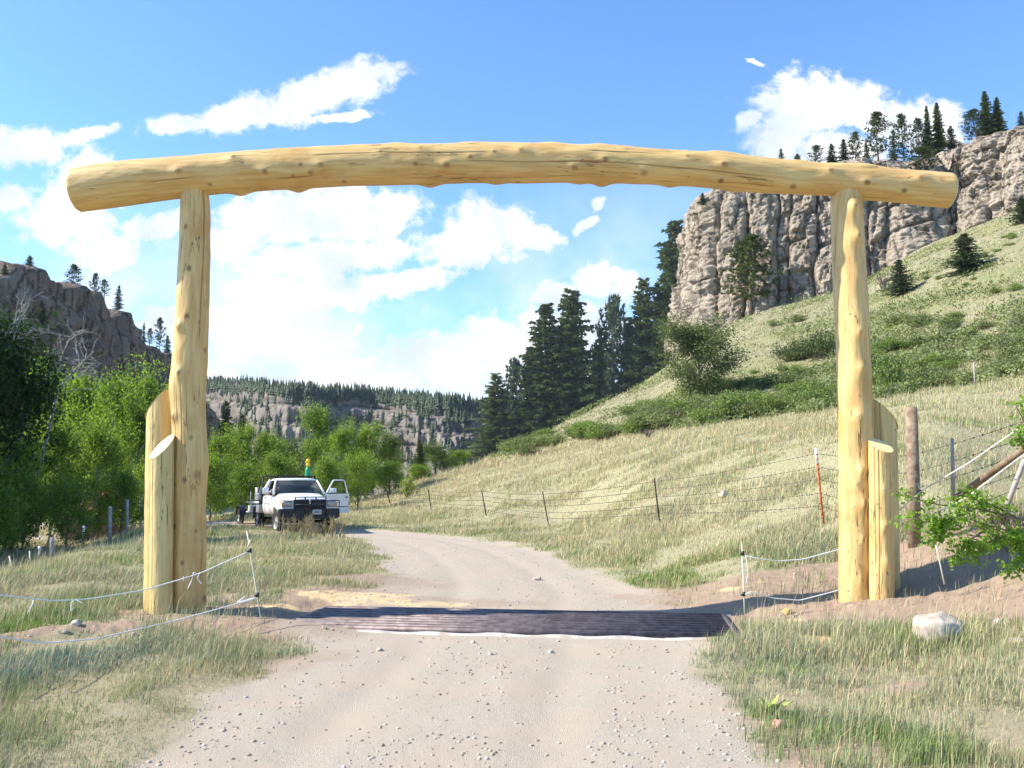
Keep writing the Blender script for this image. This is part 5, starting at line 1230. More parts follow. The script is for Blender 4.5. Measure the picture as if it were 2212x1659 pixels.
body = loft([(.90, sec(.88, 1.17, .70, 1.02, .60)), (.84, sec(.93, 1.22, .66, 1.05, .62)), (.60, sec(.965, 1.27, .62, 1.08, .64)), (.1, sec(.98, 1.31, .60, 1.10, .68)), (-.45, sec(.98, 1.345, .60, 1.12, .74)), (-.72, sec(.965, 1.37, .60, 1.14, .82)),
            (-.78, sec(.96, 1.34, .60, 1.2, .93)), (-2.36, sec(.96, 1.34, .60, 1.2, .93)), (-2.40, sec(.93, 1.30, .62, 1.18, .90))], 'body', white, truck)
# wheel arches and the driver door opening, cut for good
def carve(o, cutters):
    for c in cutters:
        md = o.modifiers.new('cut', 'BOOLEAN'); md.object = c; md.solver = 'EXACT'
    dg = bpy.context.evaluated_depsgraph_get(); me = bpy.data.meshes.new_from_object(o.evaluated_get(dg)); o.modifiers.clear(); o.data = me
    for c in cutters: bpy.data.objects.remove(c)
def cyl_obj(x, y, z, r_, w, par):
    m = MB(); m.tube([(x-w/2, y, z), (x+w/2, y, z)], r_, 28); return m.build('cutter', trim, par)
cut = [cyl_obj(.85, 0, .40, .50, .7, truck), cyl_obj(-.85, 0, .40, .50, .7, truck)]
m = MB(); m.box((-.82, -1.33, 1.0), (.5, 1.08, .74)); cut.append(m.build('cutter', trim, truck))
m = MB(); m.box((0, -1.45, 1.25), (1.72, 1.5, .9)); cut.append(m.build('cutter', trim, truck))
bpy.context.view_layer.update(); carve(body, cut)
# roof and pillars
roof = loft([(-1.22, [(0, 1.865), (.45, 1.862), (.66, 1.845), (.73, 1.80), (.70, 1.795), (0, 1.82)]), (-1.4, [(0, 1.905), (.45, 1.90), (.68, 1.875), (.755, 1.815), (.72, 1.80), (0, 1.84)]), (-2.1, [(0, 1.905), (.45, 1.90), (.68, 1.875), (.755, 1.815), (.72, 1.80), (0, 1.84)]), (-2.28, [(0, 1.87), (.45, 1.865), (.67, 1.84), (.74, 1.80), (.70, 1.79), (0, 1.82)])], 'roof', white, truck)
for s_ in (-1, 1):
    m = MB(); m.tube([(s_*.90, -.74, 1.33), (s_*.84, -.95, 1.54), (s_*.73, -1.24, 1.82)], [.045, .04, .035], 6); m.build('pillar', white, truck, True)
    m = MB(); m.tube([(s_*.92, -2.2, 1.32), (s_*.87, -2.19, 1.55), (s_*.74, -2.14, 1.83)], [.10, .09, .07], 6); m.build('pillar', white, truck, True)
def quad(name, p, mt, par, th=.012):
    p = np.array(p, float); n_ = np.cross(p[1]-p[0], p[3]-p[0]); n_ /= np.linalg.norm(n_)
    V_ = np.concatenate([p-n_*th/2, p+n_*th/2]); return mk(name, V_, [[(3,2,1,0),(4,5,6,7),(0,1,5,4),(1,2,6,5),(2,3,7,6),(3,0,4,7)]], mt, par, False)
quad('windshield', [(-.87, -.76, 1.36), (.87, -.76, 1.36), (.70, -1.23, 1.825), (-.70, -1.23, 1.825)], glass, truck)
quad('rear_window', [(-.80, -2.24, 1.36), (.80, -2.24, 1.36), (.68, -2.20, 1.80), (-.68, -2.20, 1.80)], glass, truck)
m = MB(); m.bar((-.7, -.79, 1.385), (-.15, -.83, 1.40), .010); m.build('wiper', trim, truck)
m = MB(); m.bar((.1, -.79, 1.385), (.66, -.83, 1.40), .010); m.build('wiper', trim, truck)
bevel(MB().__class__() and (lambda mm: (mm.box((0, -1.98, 1.02), (1.5, .5, .36)), mm.box((0, -2.18, 1.32), (1.5, .16, .46)), mm.build('seat', seatm, truck))[-1])(MB()), .05)
m = MB(); m.box((0, -.92, 1.22), (1.66, .34, .26)); bevel(m.build('dashboard', trim, truck), .04)
m = MB(); m.tube([(-.4+.19*math.cos(a), -1.12+.05*math.sin(a), 1.36+.18*math.sin(a)) for a in np.linspace(0, 2*PI, 17)], .016, 6, cap=False); m.build('steering_wheel', trim, truck, True)
# grille, lamps, guard, bumper
m = MB(); m.box((0, .895, 1.0), (1.10, .05, .32)); bevel(m.build('grille', trim, truck), .015)
for z_, x0, x1 in ((1.075, -.49, -.05), (1.075, .05, .49), (.955, -.49, -.05), (.955, .05, .49)):
    m = MB(); m.box(((x0+x1)/2, .925, z_+.045), (abs(x1-x0), .03, .016)); m.build('grille_bar', chrome, truck)
m = MB(); m.box((0, .925, 1.03), (.05, .05, .27)); m.build('grille_bar', chrome, truck)
for s_ in (-1, 1):
    hl = MB(); hl.box((s_*.74, .90, 1.01), (.30, .07, .20)); hlo = bevel(hl.build('headlight', lamp, truck), .03)
    tl_ = MB(); tl_.box((s_*.90, .865, 1.0), (.07, .09, .18)); bevel(tl_.build('turn_lamp', mat('amber_lens', (.5, .2, .04), .3), hlo), .02)
gg = MB()
for x_ in (-.52, -.18, .18, .52): gg.tube([(x_, 1.03, .62), (x_, 1.03, 1.20), (x_, .99, 1.25)], .022, 6)
for z_ in (1.245, 1.12, .985, .86): gg.tube([(-.53, 1.02, z_), (.53, 1.02, z_)], .020, 6)
for s_ in (-1, 1):
    gg.tube([(s_*.53, 1.02, 1.12), (s_*.96, .98, 1.13), (s_*1.0, .97, 1.08), (s_*1.0, .97, .85)], .020, 6)
gg.build('grille_guard', black, truck, True)
bp_ = loft([(1.02, [(0, .85), (.6, .85), (.62, .86), (.99, .86), (1.0, .80), (1.0, .58), (.9, .52), (.55, .50), (0, .50)]), (.78, [(0, .85), (.6, .85), (.62, .86), (1.02, .86), (1.04, .80), (1.04, .58), (.95, .52), (.55, .50), (0, .50)])], 'bumper', black, truck, sm=False)
pl_ = MB(); pl_.box((-.22, 1.045, .745), (.31, .012, .16)); plo = pl_.build('licence_plate', plate_w, truck)
pm = MB()
for k in range(6): pm.box((-.22-.105+k*.042, 1.054, .74), (.024, .006, .062))
pm.box((-.22, 1.054, .80), (.16, .006, .016)); pm.build('plate_characters', plate_d, plo)
# mirrors, handle lines
mo = MB(); mo.box((1.14, -.92, 1.47), (.20, .09, .17)); mo.bar((.95, -.86, 1.40), (1.12, -.92, 1.44), .018); bevel(mo.build('wing_mirror', white, truck), .025)
m = MB(); m.box((.978, -1.30, .99), (.006, 1.2, .012)); m.box((.978, -.74, 1.0), (.006, .014, .62)); m.box((.978, -1.92, 1.0), (.006, .014, .62)); m.box((.99, -1.78, 1.2), (.03, .13, .04)); m.build('door_seams', trim, truck)
# wheels
def wheel(par, x_, y_, r_=.39, w=.26, s_=1, steer=0, rm=None):
    wr = MB(); n_ = 36; prf_ = [(-w/2+.02, r_*.62), (-w/2, r_*.8), (-w/2+.015, r_*.95), (-w/4, r_), (w/4, r_), (w/2-.015, r_*.95), (w/2, r_*.8), (w/2-.02, r_*.62)]
    V_ = np.array([[(px_, rr_*math.cos(a), rr_*math.sin(a)) for px_, rr_ in prf_] for a in np.linspace(0, 2*PI, n_+1)]); wr.add(V_.reshape(-1, 3), grid_faces(n_+1, len(prf_)))
    for k in range(n_):
        a = k*2*PI/n_; c_, s2 = math.cos(a), math.sin(a)
        for sx2 in (-1, 1): wr.box((sx2*w*.27, r_*c_, r_*s2), (w*.3, .035, .02), M=np.array([[1, 0, 0], [0, c_, -s2], [0, s2, c_]]) @ np.array([[1, 0, 0], [0, 0, 1], [0, -1, 0]]))
    wo = wr.build('wheel', rubber, par, True); wo.location = (x_, y_, r_); wo.rotation_euler = (0, 0, steer)
    rm_ = MB(); V_ = np.array([[(px_*s_, rr_*math.cos(a), rr_*math.sin(a)) for px_, rr_ in ((w/2-.02, r_*.64), (w/2-.06, r_*.56), (w/2-.05, r_*.3), (w/2-.02, r_*.2), (w/2-.01, 0))] for a in np.linspace(0, 2*PI, 25)]); rm_.add(V_.reshape(-1, 3), grid_faces(25, 5)); rm_.build('rim', rm or steel, wo, True)
    return wo
wheel(truck, .84, 0, s_=1, steer=.12); wheel(truck, -.84, 0, s_=-1, steer=.12); wheel(truck, .82, -3.65, s_=1); wheel(truck, -.82, -3.65, s_=-1); 
m = MB(); m.tube([(-.75, 0, .40), (.75, 0, .40)], .055, 8); m.tube([(-.12, 0, .40), (.12, 0, .40)], .14, 10); m.build('front_axle', black, truck, True)
m = MB(); m.tube([(-.75, -3.65, .40), (.75, -3.65, .40)], .06, 8); m.tube([(-.15, -3.65, .40), (.15, -3.65, .40)], .17, 10); m.build('rear_axle', black, truck, True)
for s_ in (-1, 1):
    m = MB(); m.box((s_*.42, -2.0, .66), (.08, 5.6, .16)); m.build('chassis_rail', black, truck)
m = MB(); m.box((0, .2, .85), (1.2, 1.2, .5)); m.build('engine_block', trim, truck)
# open driver door
dp = empty('door', (-.955, -.74, 0)); dp.parent = truck; dp.rotation_euler = (0, 0, -math.radians(59))
bpy.data.objects.remove(dp)
def D_(p): a_ = -math.radians(59); x_, y_, z_ = p; return (-.965+x_*math.cos(a_)-y_*math.sin(a_), -.74+x_*math.sin(a_)+y_*math.cos(a_), z_)
def doorloft():
    # outline in the door's own plane: y from 0 (hinge) to -1.16, curved skin
    rows_ = [(.64, -.05), (.74, -.012), (.9, 0), (1.08, -.002), (1.2, -.018), (1.335, -.035)]; ys_ = [-.0, -.03, -.4, -.8, -1.12, -1.16]
    m = MB(); out_ = np.array([[D_((dx_*1.0-(.0), y_, z_)) for z_, dx_ in rows_] for y_ in ys_]); inn = np.array([[D_((dx_+.09, y_, z_)) for z_, dx_ in rows_] for y_ in ys_])
    m.add(out_.reshape(-1, 3), grid_faces(6, 6)[:, ::-1]); m.add(inn.reshape(-1, 3), grid_faces(6, 6))
    for A_ in ((out_[0], inn[0]), (inn[-1], out_[-1])): m.add(np.stack(A_).reshape(-1, 3), grid_faces(2, 6))
    for A_ in ((out_[:, -1], inn[:, -1]), (inn[:, 0], out_[:, 0])): m.add(np.stack(A_).reshape(-1, 3), grid_faces(2, 6))
    return m.build('door', white, truck, False, )
door = doorloft(); door['label'] = 'open driver door with its window frame'
m = MB(); fr = [D_(p) for p in ((.03, -.02, 1.33), (.06, -.18, 1.50), (.15, -.47, 1.79), (.17, -.58, 1.83), (.17, -1.02, 1.835), (.15, -1.10, 1.78), (.05, -1.15, 1.34))]
m.tube(fr, .030, 6); m.build('window_frame', white, door, True)
m = MB(); fr2 = [D_(p) for p in ((.06, -.08, 1.345), (.17, -.50, 1.78), (.18, -1.03, 1.80), (.08, -1.10, 1.345), (.06, -.08, 1.345))]; m.tube(fr2, .018, 5); m.build('window_seal', trim, door, True)
m = MB(); m.box(D_((-.012, -1.03, 1.21)), (.14, .03, .045), rz=-math.radians(59)+PI/2); m.build('handle', trim, door)
m = MB(); m.box(D_((-.004, -.58, .865)), (1.12, .012, .03), rz=-math.radians(59)+PI/2); m.build('door_moulding', trim, door)
m = MB(); m.box(D_((-.15, -.20, 1.46)), (.22, .10, .16), rz=-math.radians(20)); m.bar(D_((.0, -.12, 1.38)), D_((-.12, -.2, 1.44)), .018); bevel(m.build('wing_mirror', white, door), .025)
# flatbed
fb = MB(); fb.box((0, -3.78, 1.02), (2.14, 2.66, .10)); bevel(fb.build('flatbed', black, truck), .01)
m = MB(); m.box((1.08, -3.78, .99), (.02, 2.6, .09)); m.box((-1.08, -3.78, .99), (.02, 2.6, .09)); m.build('side_rail', steel, truck)
for y_ in (-2.85,):
    m = MB(); m.box((.95, y_, .80), (.24, .55, .32)); o = bevel(m.build('side_box', steel, truck), .015)
m = MB(); m.box((.94, -3.05, 1.225), (.30, .78, .28)); o = bevel(m.build('toolbox', steel, truck), .02); m = MB()
for dx_ in (-.2, .2): m.box((1.095, -3.05+dx_, 1.27), (.012, .06, .08))
m.build('latch', black, o)
for s_ in (-1, 1):
    m = MB(); m.box((s_*.82, -4.28, .62), (.30, .02, .42)); m.build('mud_flap', rubber, truck)
hr = MB()
for x_ in (-.96, -.5, 0, .5, .96): hr.box((x_, -2.52, 1.52), (.05, .05, .92))
for z_ in (1.97, 1.72, 1.3): hr.box((0, -2.52, z_), (1.97, .05, .05))
hr.build('headache_rack', black, truck)
for s_ in (-1, 1):
    m = MB(); m.bar((s_*.98, -2.54, 2.0), (s_*1.04, -3.3, 1.12), .022); m.build('rack_brace', black, truck)
m = MB()
for x_ in np.arange(-.92, .93, .075): m.bar((x_, -2.50, 1.1), (x_, -2.50, 1.95), .007, 4)
for z_ in np.arange(1.12, 1.95, .075): m.bar((-.95, -2.505, z_), (.95, -2.505, z_), .007, 4)
m.build('rack_mesh', black, truck)
m = MB(); m.box((0, -5.02, .70), (1.3, .12, .12)); m.box((0, -5.12, .62), (.09, .22, .07)); m.build('hitch', black, truck)
def world(p): return TM @ Vector(p)
# gas cylinder behind the cab
gm_ = noisemat('green_paint', (.015, .26, .11), (.03, .32, .15), 6, .4, .1, .002); ym_ = noisemat('yellow_paint', (.75, .48, .02), (.85, .6, .06), 9, .5, .1, .002)
w_ = world((-.745, -2.72, 1.075)); gc = empty('gas_cylinder', w_, label='tall green gas cylinder with a yellow valve cap standing behind the truck cab', cat='gas cylinder')
m = MB(); n_ = 20; prf_ = [(0, 0), (.10, .0), (.115, .03), (.115, 1.02), (.10, 1.10), (.06, 1.16), (.045, 1.18)]
m.add(np.array([[(r_*math.cos(a), r_*math.sin(a), z_) for r_, z_ in prf_] for a in np.linspace(0, 2*PI, n_+1)]).reshape(-1, 3), grid_faces(n_+1, len(prf_))); m.build('tank', gm_, gc, True)
m = MB(); prf_ = [(.045, 1.17), (.085, 1.19), (.088, 1.27), (.05, 1.30), (.055, 1.33), (.09, 1.35), (.07, 1.42), (.03, 1.44), (0, 1.445)]
m.add(np.array([[(r_*math.cos(a), r_*math.sin(a), z_) for r_, z_ in prf_] for a in np.linspace(0, 2*PI, n_+1)]).reshape(-1, 3), grid_faces(n_+1, len(prf_))); m.tube([(0, 0, 1.31), (-.10, -.05, 1.33)], .03, 6); m.build('valve_cap', ym_, gc, True); gc.scale = (.95, .95, 1.09)
w_ = world((-.98, -2.75, 1.08)); rj = empty('fuel_can', w_, TA, label='small pinkish can standing on the flatbed right of the green cylinder', cat='can')
m = MB(); m.tube([(0, 0, 0), (0, 0, .82)], .075, 12); bevel(m.build('can_body', mat('pink_plastic', (.55, .28, .28), .5), rj, True), .01); m = MB(); m.tube([(0, 0, .82), (0, 0, .89)], .035, 8); m.build('can_lid', white, rj, True)
w_ = world((.9, -3.35, 1.37)); co = empty('cooler', w_, TA, label='white lidded cooler on top of the grey toolbox of the flatbed', cat='cooler')
w0 = MB(); w0.box((0, 0, .07), (.28, .40, .14)); bevel(w0.build('cooler_box', mat('cooler_white', (.72, .70, .62), .5), co), .02)
w0 = MB(); w0.box((0, 0, .165), (.30, .42, .045)); bevel(w0.build('lid', mat('cooler_lid', (.78, .78, .76), .5), co), .012)
# small trailer hitched behind
trl = empty('trailer', world((0, -5.2, 0)), TA, label='small black wheeled utility trailer hitched behind the flatbed truck', cat='trailer')
m = MB(); m.box((0, -2.3, .62), (1.5, 2.6, .10)); m.build('trailer_bed', black, trl)
m = MB(); m.bar((0, .0, .58), (-.6, -1.0, .58), .045); m.bar((0, 0, .58), (.6, -1.0, .58), .045); m.build('drawbar', black, trl)
for s_ in (-1, 1):
    wheel(trl, s_*.95, -2.1, .34, .2, s_)
    m = MB(); fp = [(-2.1+.46*math.cos(a), .36+.46*math.sin(a)) for a in np.linspace(.15, PI-.15, 14)]
    m.add(np.array([[(s_*.82, y_, z_), (s_*1.08, y_, z_)] for y_, z_ in fp]+[[(s_*.82, y_, z_-.012), (s_*1.08, y_, z_-.012)] for y_, z_ in fp[::-1]]).reshape(-1, 3), grid_faces(28, 2)); m.build('fender', black, trl, True)
m = MB(); m.box((.75, -1.0, .95), (.04, .04, .9)); m.build('stake', steel, trl)
m = MB(); m.box((.70, -.9, .58), (.34, .8, .05)); m.box((.62, -.9, .72), (.4, .5, .22)); bevel(m.build('step_plate', mat('pale_step', (.62, .56, .50), .6), trl), .01)
# ---- person leaning from the passenger window
skin = noisemat('skin', (.46, .26, .18), (.54, .32, .23), 30, .55, .05, .001); shirt = noisemat('red_checked_shirt', (.30, .10, .09), (.42, .22, .2), 25, .8, .2, .003); hatm = noisemat('pale_cap', (.62, .50, .46), (.70, .58, .52), 20, .8, .1, .002)
def skinned(name, verts, edges, rad, mt, parent, root_i=0, sub=1):
    me = bpy.data.meshes.new(name); me.from_pydata(verts, edges, []); o = bpy.data.objects.new(name, me); C.objects.link(o)
    md = o.modifiers.new('skin', 'SKIN'); md.use_smooth_shade = True; sk = me.skin_vertices[0].data
    for i, r_ in enumerate(rad): sk[i].radius = (r_, r_)
    sk[root_i].use_root = True; s2 = o.modifiers.new('sub', 'SUBSURF'); s2.levels = sub; s2.render_levels = sub
    dg = bpy.context.evaluated_depsgraph_get(); m2 = bpy.data.meshes.new_from_object(o.evaluated_get(dg)); o.modifiers.clear(); o.data = m2; m2.materials.clear(); m2.materials.append(mt); o.parent = parent; return o
per = empty('person', world((.5, -1.72, 0)), TA, label='person in a pale cap and reddish shirt resting one arm out of the passenger window', cat='person')
pv = [(0,0,1.16),(0,.02,1.30),(.03,.03,1.42),(.04,.04,1.50),(.05,.06,1.57),(.055,.085,1.65),(.055,.09,1.72),(.2,.05,1.45),(.42,.12,1.37),(.50,.40,1.40),(.52,.50,1.41),(-.13,.05,1.45),(-.22,.08,1.25),(-.1,.3,1.2),(-.06,.38,1.19),(.1,.3,1.10),(.12,.62,1.12),(.12,.72,.78),(-.1,.3,1.10),(-.1,.62,1.12),(-.1,.72,.78),(.055,.17,1.64)]
pe_ = [(0,1),(1,2),(2,3),(3,4),(4,5),(5,6),(2,7),(7,8),(8,9),(9,10),(2,11),(11,12),(12,13),(13,14),(0,15),(15,16),(16,17),(0,18),(18,19),(19,20),(5,21)]
# fingers and thumb of the hand on the sill
for k, (dx_, ln) in enumerate(((-.03, .07), (-.01, .08), (.01, .075), (.03, .06))):
    i = len(pv); pv += [(.52+dx_, .54, 1.42), (.52+dx_, .54+ln, 1.40)]; pe_ += [(10, i), (i, i+1)]
i = len(pv); pv += [(.47, .50, 1.425), (.455, .545, 1.42)]; pe_ += [(9, i), (i, i+1)]
rad = [.14,.145,.13,.06,.055,.085,.075,.075,.05,.036,.035,.07,.05,.035,.03,.085,.07,.05,.085,.07,.05,.03]+[.011,.009]*4+[.012,.01]
skinned('body', pv, pe_, rad, skin, per, 0, 2)
skinned('shirt', [(0,0,1.10),(0,.02,1.30),(.03,.03,1.43),(.2,.05,1.45),(.36,.09,1.39),(-.13,.05,1.45),(-.21,.08,1.30)], [(0,1),(1,2),(2,3),(3,4),(2,5),(5,6)], [.155,.16,.14,.09,.068,.09,.068], shirt, per)
m = MB(); hc = np.array([.055, .085, 1.70]); aa = np.linspace(0, 2*PI, 17); bb_ = np.linspace(0, PI/2, 6)
m.add(np.array([[hc+[.105*math.cos(a)*math.cos(b_), .12*math.sin(a)*math.cos(b_), .09*math.sin(b_)] for b_ in bb_] for a in aa]).reshape(-1, 3), grid_faces(17, 6))
m.add(np.array([[hc+[x_, .10+q*.10*(1-(x_/.1)**2*.5), .0-q*.01+dz] for x_ in (-.09, -.05, 0, .05, .09)] for q in (0, 1) for dz in (0, .008)]).reshape(-1, 3), grid_faces(4, 5)); m.build('cap', hatm, per, True)
# ------------------------------------------------------------------ wire fence over the field
tpost = noisemat('dark_post', (.035, .025, .022), (.09, .06, .05), 12, .8, .2, .003); orange = noisemat('rust_orange_post', (.42, .10, .03), (.55, .17, .06), 20, .7, .2, .003); wht = mat('white_tip', (.8, .8, .78), .5)
wiremat = noisemat('barbed_wire', (.07, .045, .04), (.15, .11, .09), 9, .7, 0); wpost = noisemat('weathered_post', (.17, .115, .075), (.30, .23, .16), 9, .85, .6, .01); greyw = noisemat('grey_stick', (.30, .25, .22), (.44, .38, .34), 9, .85, .4, .01)
fen = empty('wire_fence', (0, 0, 0), label='barbed wire fence on dark metal stakes crossing the field behind the right gate post', cat='fence')
def stake(par, c0_, r0_, c1_, r1_, Y, mt, r_=.018, flange=True, tip=None, nm='stake', lab=None):
    a_ = np.array(P(c1_, r1_, Y)); a_[2] = hgt(a_[0], a_[1])-.05; b_ = np.array(P(c0_, r0_, Y)); m = MB(); m.tube([a_, b_], r_, 6)
    if flange:
        for k in range(14): p_ = a_+(b_-a_)*(.12+.86*k/14); m.box(p_-[0, r_, 0], (r_*2.2, r_*1.2, .02))
    o = m.build(nm, mt, par)
    if lab: o['label'] = lab
    if tip: m = MB(); m.tube([a_+(b_-a_)*.80, a_+(b_-a_)*1.003], r_*1.25, 6); m.build('white_top', wht, o)
    return a_, b_
FP = [stake(fen, 742, 1068, 748, 1105, 54, tpost, .03), stake(fen, 835, 1058, 845, 1110, 47, tpost, .028), stake(fen, 925, 1057, 932, 1115, 42, tpost, .026), stake(fen, 1040, 1057, 1051, 1125, 36, tpost, .024), stake(fen, 1172, 1062, 1186, 1140, 31, tpost, .023), stake(fen, 1413, 1033, 1426, 1146, 22, tpost, .021),
      stake(fen, 1762, 968, 1779, 1121, 16.3, orange, .020, tip=True, lab='rusty orange stake with a white top')]
m = MB(); a_, b_ = np.array(P(1971, 1110, 12.4)), np.array(P(1968, 880, 12.4)); a_[2] = hgt(a_[0], a_[1])-.1; m.tube([a_, (a_+b_)/2+[.01, 0, 0], b_], [.09, .086, .082], 14); o = m.build('wooden_post', wpost, fen, True); FP.append((a_, b_-[0, 0, .45*0])); o['label'] = 'thick brown wooden corner post'
e0, e1 = np.array(P(2420, 1010, 9.6)), np.array(P(2430, 815, 9.6)); m = MB(); m.tube([e0, e1], .07, 10); m.build('wooden_post', wpost, fen, True); FP.append((e0, e1))
for w in range(5):
    fr_ = [.93, .76, .60, .42, .26][w]
    for k in range(len(FP)-1):
        (a0, a1), (b0, b1) = FP[k], FP[k+1]; f0 = fr_*(.72 if k == 7 else 1); f1 = fr_*(.72 if k+1 == 7 else 1); p0_ = a0+(a1-a0)*f0; p1_ = b0+(b1-b0)*f1; n_ = 24
        pts = [p0_*(1-u)+p1_*u-[0, 0, .05*4*u*(1-u)*1.0] for u in np.linspace(0, 1, n_)]; m = MB(); m.tube(pts, .0032 if k > 4 else .005, 4, cap=False)
        ln = np.linalg.norm(p1_-p0_)
        for q in np.arange(.06, 1, .12/max(ln/1.2, .5)): p_ = p0_*(1-q)+p1_*q-[0, 0, .2*q*(1-q)]; m.box(p_, (.022, .006, .022), rz=q*9)
        m.build('wire', wiremat, fen)
m = MB(); m.tube([P(2059, 1080, 11.4), P(2057, 947, 11.4)], [.026, .02], 7); o = m.build('stay', greyw, fen, True)
m = MB(); m.tube([P(2062, 1078, 11.3), P(2205, 975, 10.2), P(2330, 893, 9.4)], .042, 10); o = m.build('brace_pole', wpost, fen, True); o['label'] = 'slanting brown brace pole'
m = MB(); m.tube([P(2176, 1090, 9.9), P(2216, 985, 9.9)], [.03, .026], 7); o = m.build('stay', greyw, fen, True)
for k, (c_, r_) in enumerate(((2103, 783), (1244, 961))):
    Yb = 41 if k == 0 else 66; x, y = P(c_, r_, Yb)[:2]; zt = P(c_, r_, Yb)[2]; mp_ = empty('marker_post', (x, y, hgt(x, y)), label=['thin grey post standing at the field edge before the brush at right', 'short white post standing at the field edge before the spruces'][k], cat='post')
    m = MB(); m.tube([(0, 0, -.2), (.01, 0, zt-hgt(x, y))], .035 if k == 0 else .06, 7); m.build('shaft', greyw if k == 0 else wht, mp_, True)
# ------------------------------------------------------------------ rope fences at the gate
rope = noisemat('white_rope', (.70, .68, .64), (.86, .85, .82), 60, .8, .3, .002); rodm = mat('fibreglass_rod', (.72, .66, .48), .5); insm = mat('black_insulator', (.012, .012, .012), .5)
def smoothpts(p, n_=50):
    p = np.array(p, float); L0 = np.concatenate([[0], np.cumsum(np.linalg.norm(np.diff(p, axis=0), axis=1))]); s = np.linspace(0, L0[-1], n_)
    q = np.stack([np.interp(s, L0, p[:, k]) for k in range(3)], -1); w = max(1, n_//(3*len(p))); q2 = blur(q, w, 0); q2[0], q2[-1] = q[0], q[-1]; return q2
def ropefence(name, label, rods, ropes, tails=(), rr_=.0065):
    root = empty(name, (0, 0, 0), label=label, cat='rope fence')
    for pts, ins in rods:
        pw = [P(*p) for p in pts]; m = MB(); m.tube(pw, .0075, 6); ro = m.build('rod', rodm, root, True)
        for (c_, r_, Y) in ins:
            p_ = np.array(P(c_, r_, Y)); m = MB(); m.tube([p_-[0, 0, .024], p_+[0, 0, .024]], .019, 8); m.tube([p_, p_+[-.035, -.01, -.012]], .012, 6); m.build('insulator', insm, ro, True)
    for pts in ropes: m = MB(); m.tube(smoothpts([P(*p) for p in pts], 70), rr_, 6); m.build('rope', rope, root, True)
    for pts in tails: m = MB(); m.tube(smoothpts([P(*p) for p in pts], 14), rr_*.8, 5); m.build('rope_end', rope, root, True)
ropefence('rope_fence', 'white electric rope running left from a leaning rod past the left gate posts',
 [([(533,1147,10.1),(538,1172,10.1),(535,1182,10.1),(541,1196,10.1),(555,1285,10.05),(566,1356,10.0)], [(540,1189,10.06),(556,1285,10.03)]), ([(534,1185,10.08),(541,1166,10.08)], [])],
 [[(534,1193,10.0),(429,1240,9.6),(310,1275,9.2),(192,1294,8.6),(112,1298,8.1),(0,1285,7.5),(-120,1268,6.9)], [(552,1293,10.0),(378,1341,9.3),(304,1358,8.9),(208,1380,8.2),(96,1390,7.7),(0,1376,7.2),(-120,1350,6.7)], [(552,1291,10.02),(512,1302,9.98),(530,1288,10.02)]],
 [[(429,1240,9.6),(418,1236,9.55),(414,1254,9.55),(406,1272,9.53)], [(431,1238,9.6),(426,1250,9.56),(436,1262,9.55)], [(400,1248,9.5),(396,1246,9.48),(397,1256,9.48)], [(72,1297,7.9),(70,1306,7.88),(62,1322,7.88)], [(160,1296,8.4),(154,1302,8.38),(154,1320,8.38)], [(165,1296,8.4),(178,1303,8.4)]])
ropefence('rope_fence', 'white electric rope strung between a thin rod and the right main gate post',
 [([(1602,1172,10.5),(1606,1260,10.45),(1609,1342,10.4)], [(1605,1195,10.48),(1607,1283,10.44)])],
 [[(1609,1200,10.47),(1640,1207,10.45),(1683,1212,10.55),(1735,1208,10.6),(1816,1186,10.7)], [(1610,1284,10.4),(1622,1278,10.4),(1670,1292,10.5),(1728,1297,10.6),(1812,1275,10.7)]],
 [[(1611,1200,10.46),(1614,1222,10.44),(1615,1237,10.44),(1612,1262,10.44)]])
ropefence('rope_fence', 'white electric rope rising to the right edge from behind the right gate posts',
 [([(1982,1043,11.2),(1988,1062,11.2),(1999,1108,11.1)], [(1988,1062,11.18)]), ([(2018,1160,10.3),(2028,1205,10.3),(2040,1262,10.25)], [])],
 [[(1943,1102,11.3),(1989,1061,11.15),(2090,1002,10.4),(2205,923,9.6),(2330,850,9)], [(2000,1120,11.0),(2085,1077,10.5),(2207,985,9.6),(2330,905,9)]], rr_=.007)
# ------------------------------------------------------------------ old fence in the shade at left
of = empty('old_fence', (0, 0, 0), label='old fence of mixed grey posts and rods in the shade beyond the left meadow', cat='fence')
OP = [stake(of, 20, 1201, 28, 1262, 17.5, rodm, .012, False, nm='rod'), stake(of, 64, 1190, 64, 1262, 18.0, rodm, .012, False, nm='rod'), stake(of, 86, 1180, 86, 1230, 22, greyw, .03, False, tip=True)]
OP.append(stake(of, 112, 1161, 111, 1230, 20.5, greyw, .045, False, nm='post')); OP.append(stake(of, 181, 1136, 181, 1200, 23, noisemat('green_stake', (.02, .07, .04), (.04, .11, .06), 12), .022, True, tip=True, lab='green stake with a white top'))
OP += [stake(of, 238, 1094, 238, 1160, 28, greyw, .06, False, nm='post'), stake(of, 275, 1079, 275, 1150, 32, greyw, .055, False, nm='post'), stake(of, 304, 1067, 304, 1140, 36, greyw, .055, False, nm='post')]
for fr_ in (.9, .55, .3):
    for (a0, a1), (b0, b1) in zip(OP[:-1], OP[1:]):
        m = MB(); m.tube([a0+(a1-a0)*fr_, (a0+(a1-a0)*fr_+b0+(b1-b0)*fr_)/2-[0, 0, .04], b0+(b1-b0)*fr_], .004, 4, cap=False); m.build('wire', wiremat, of)
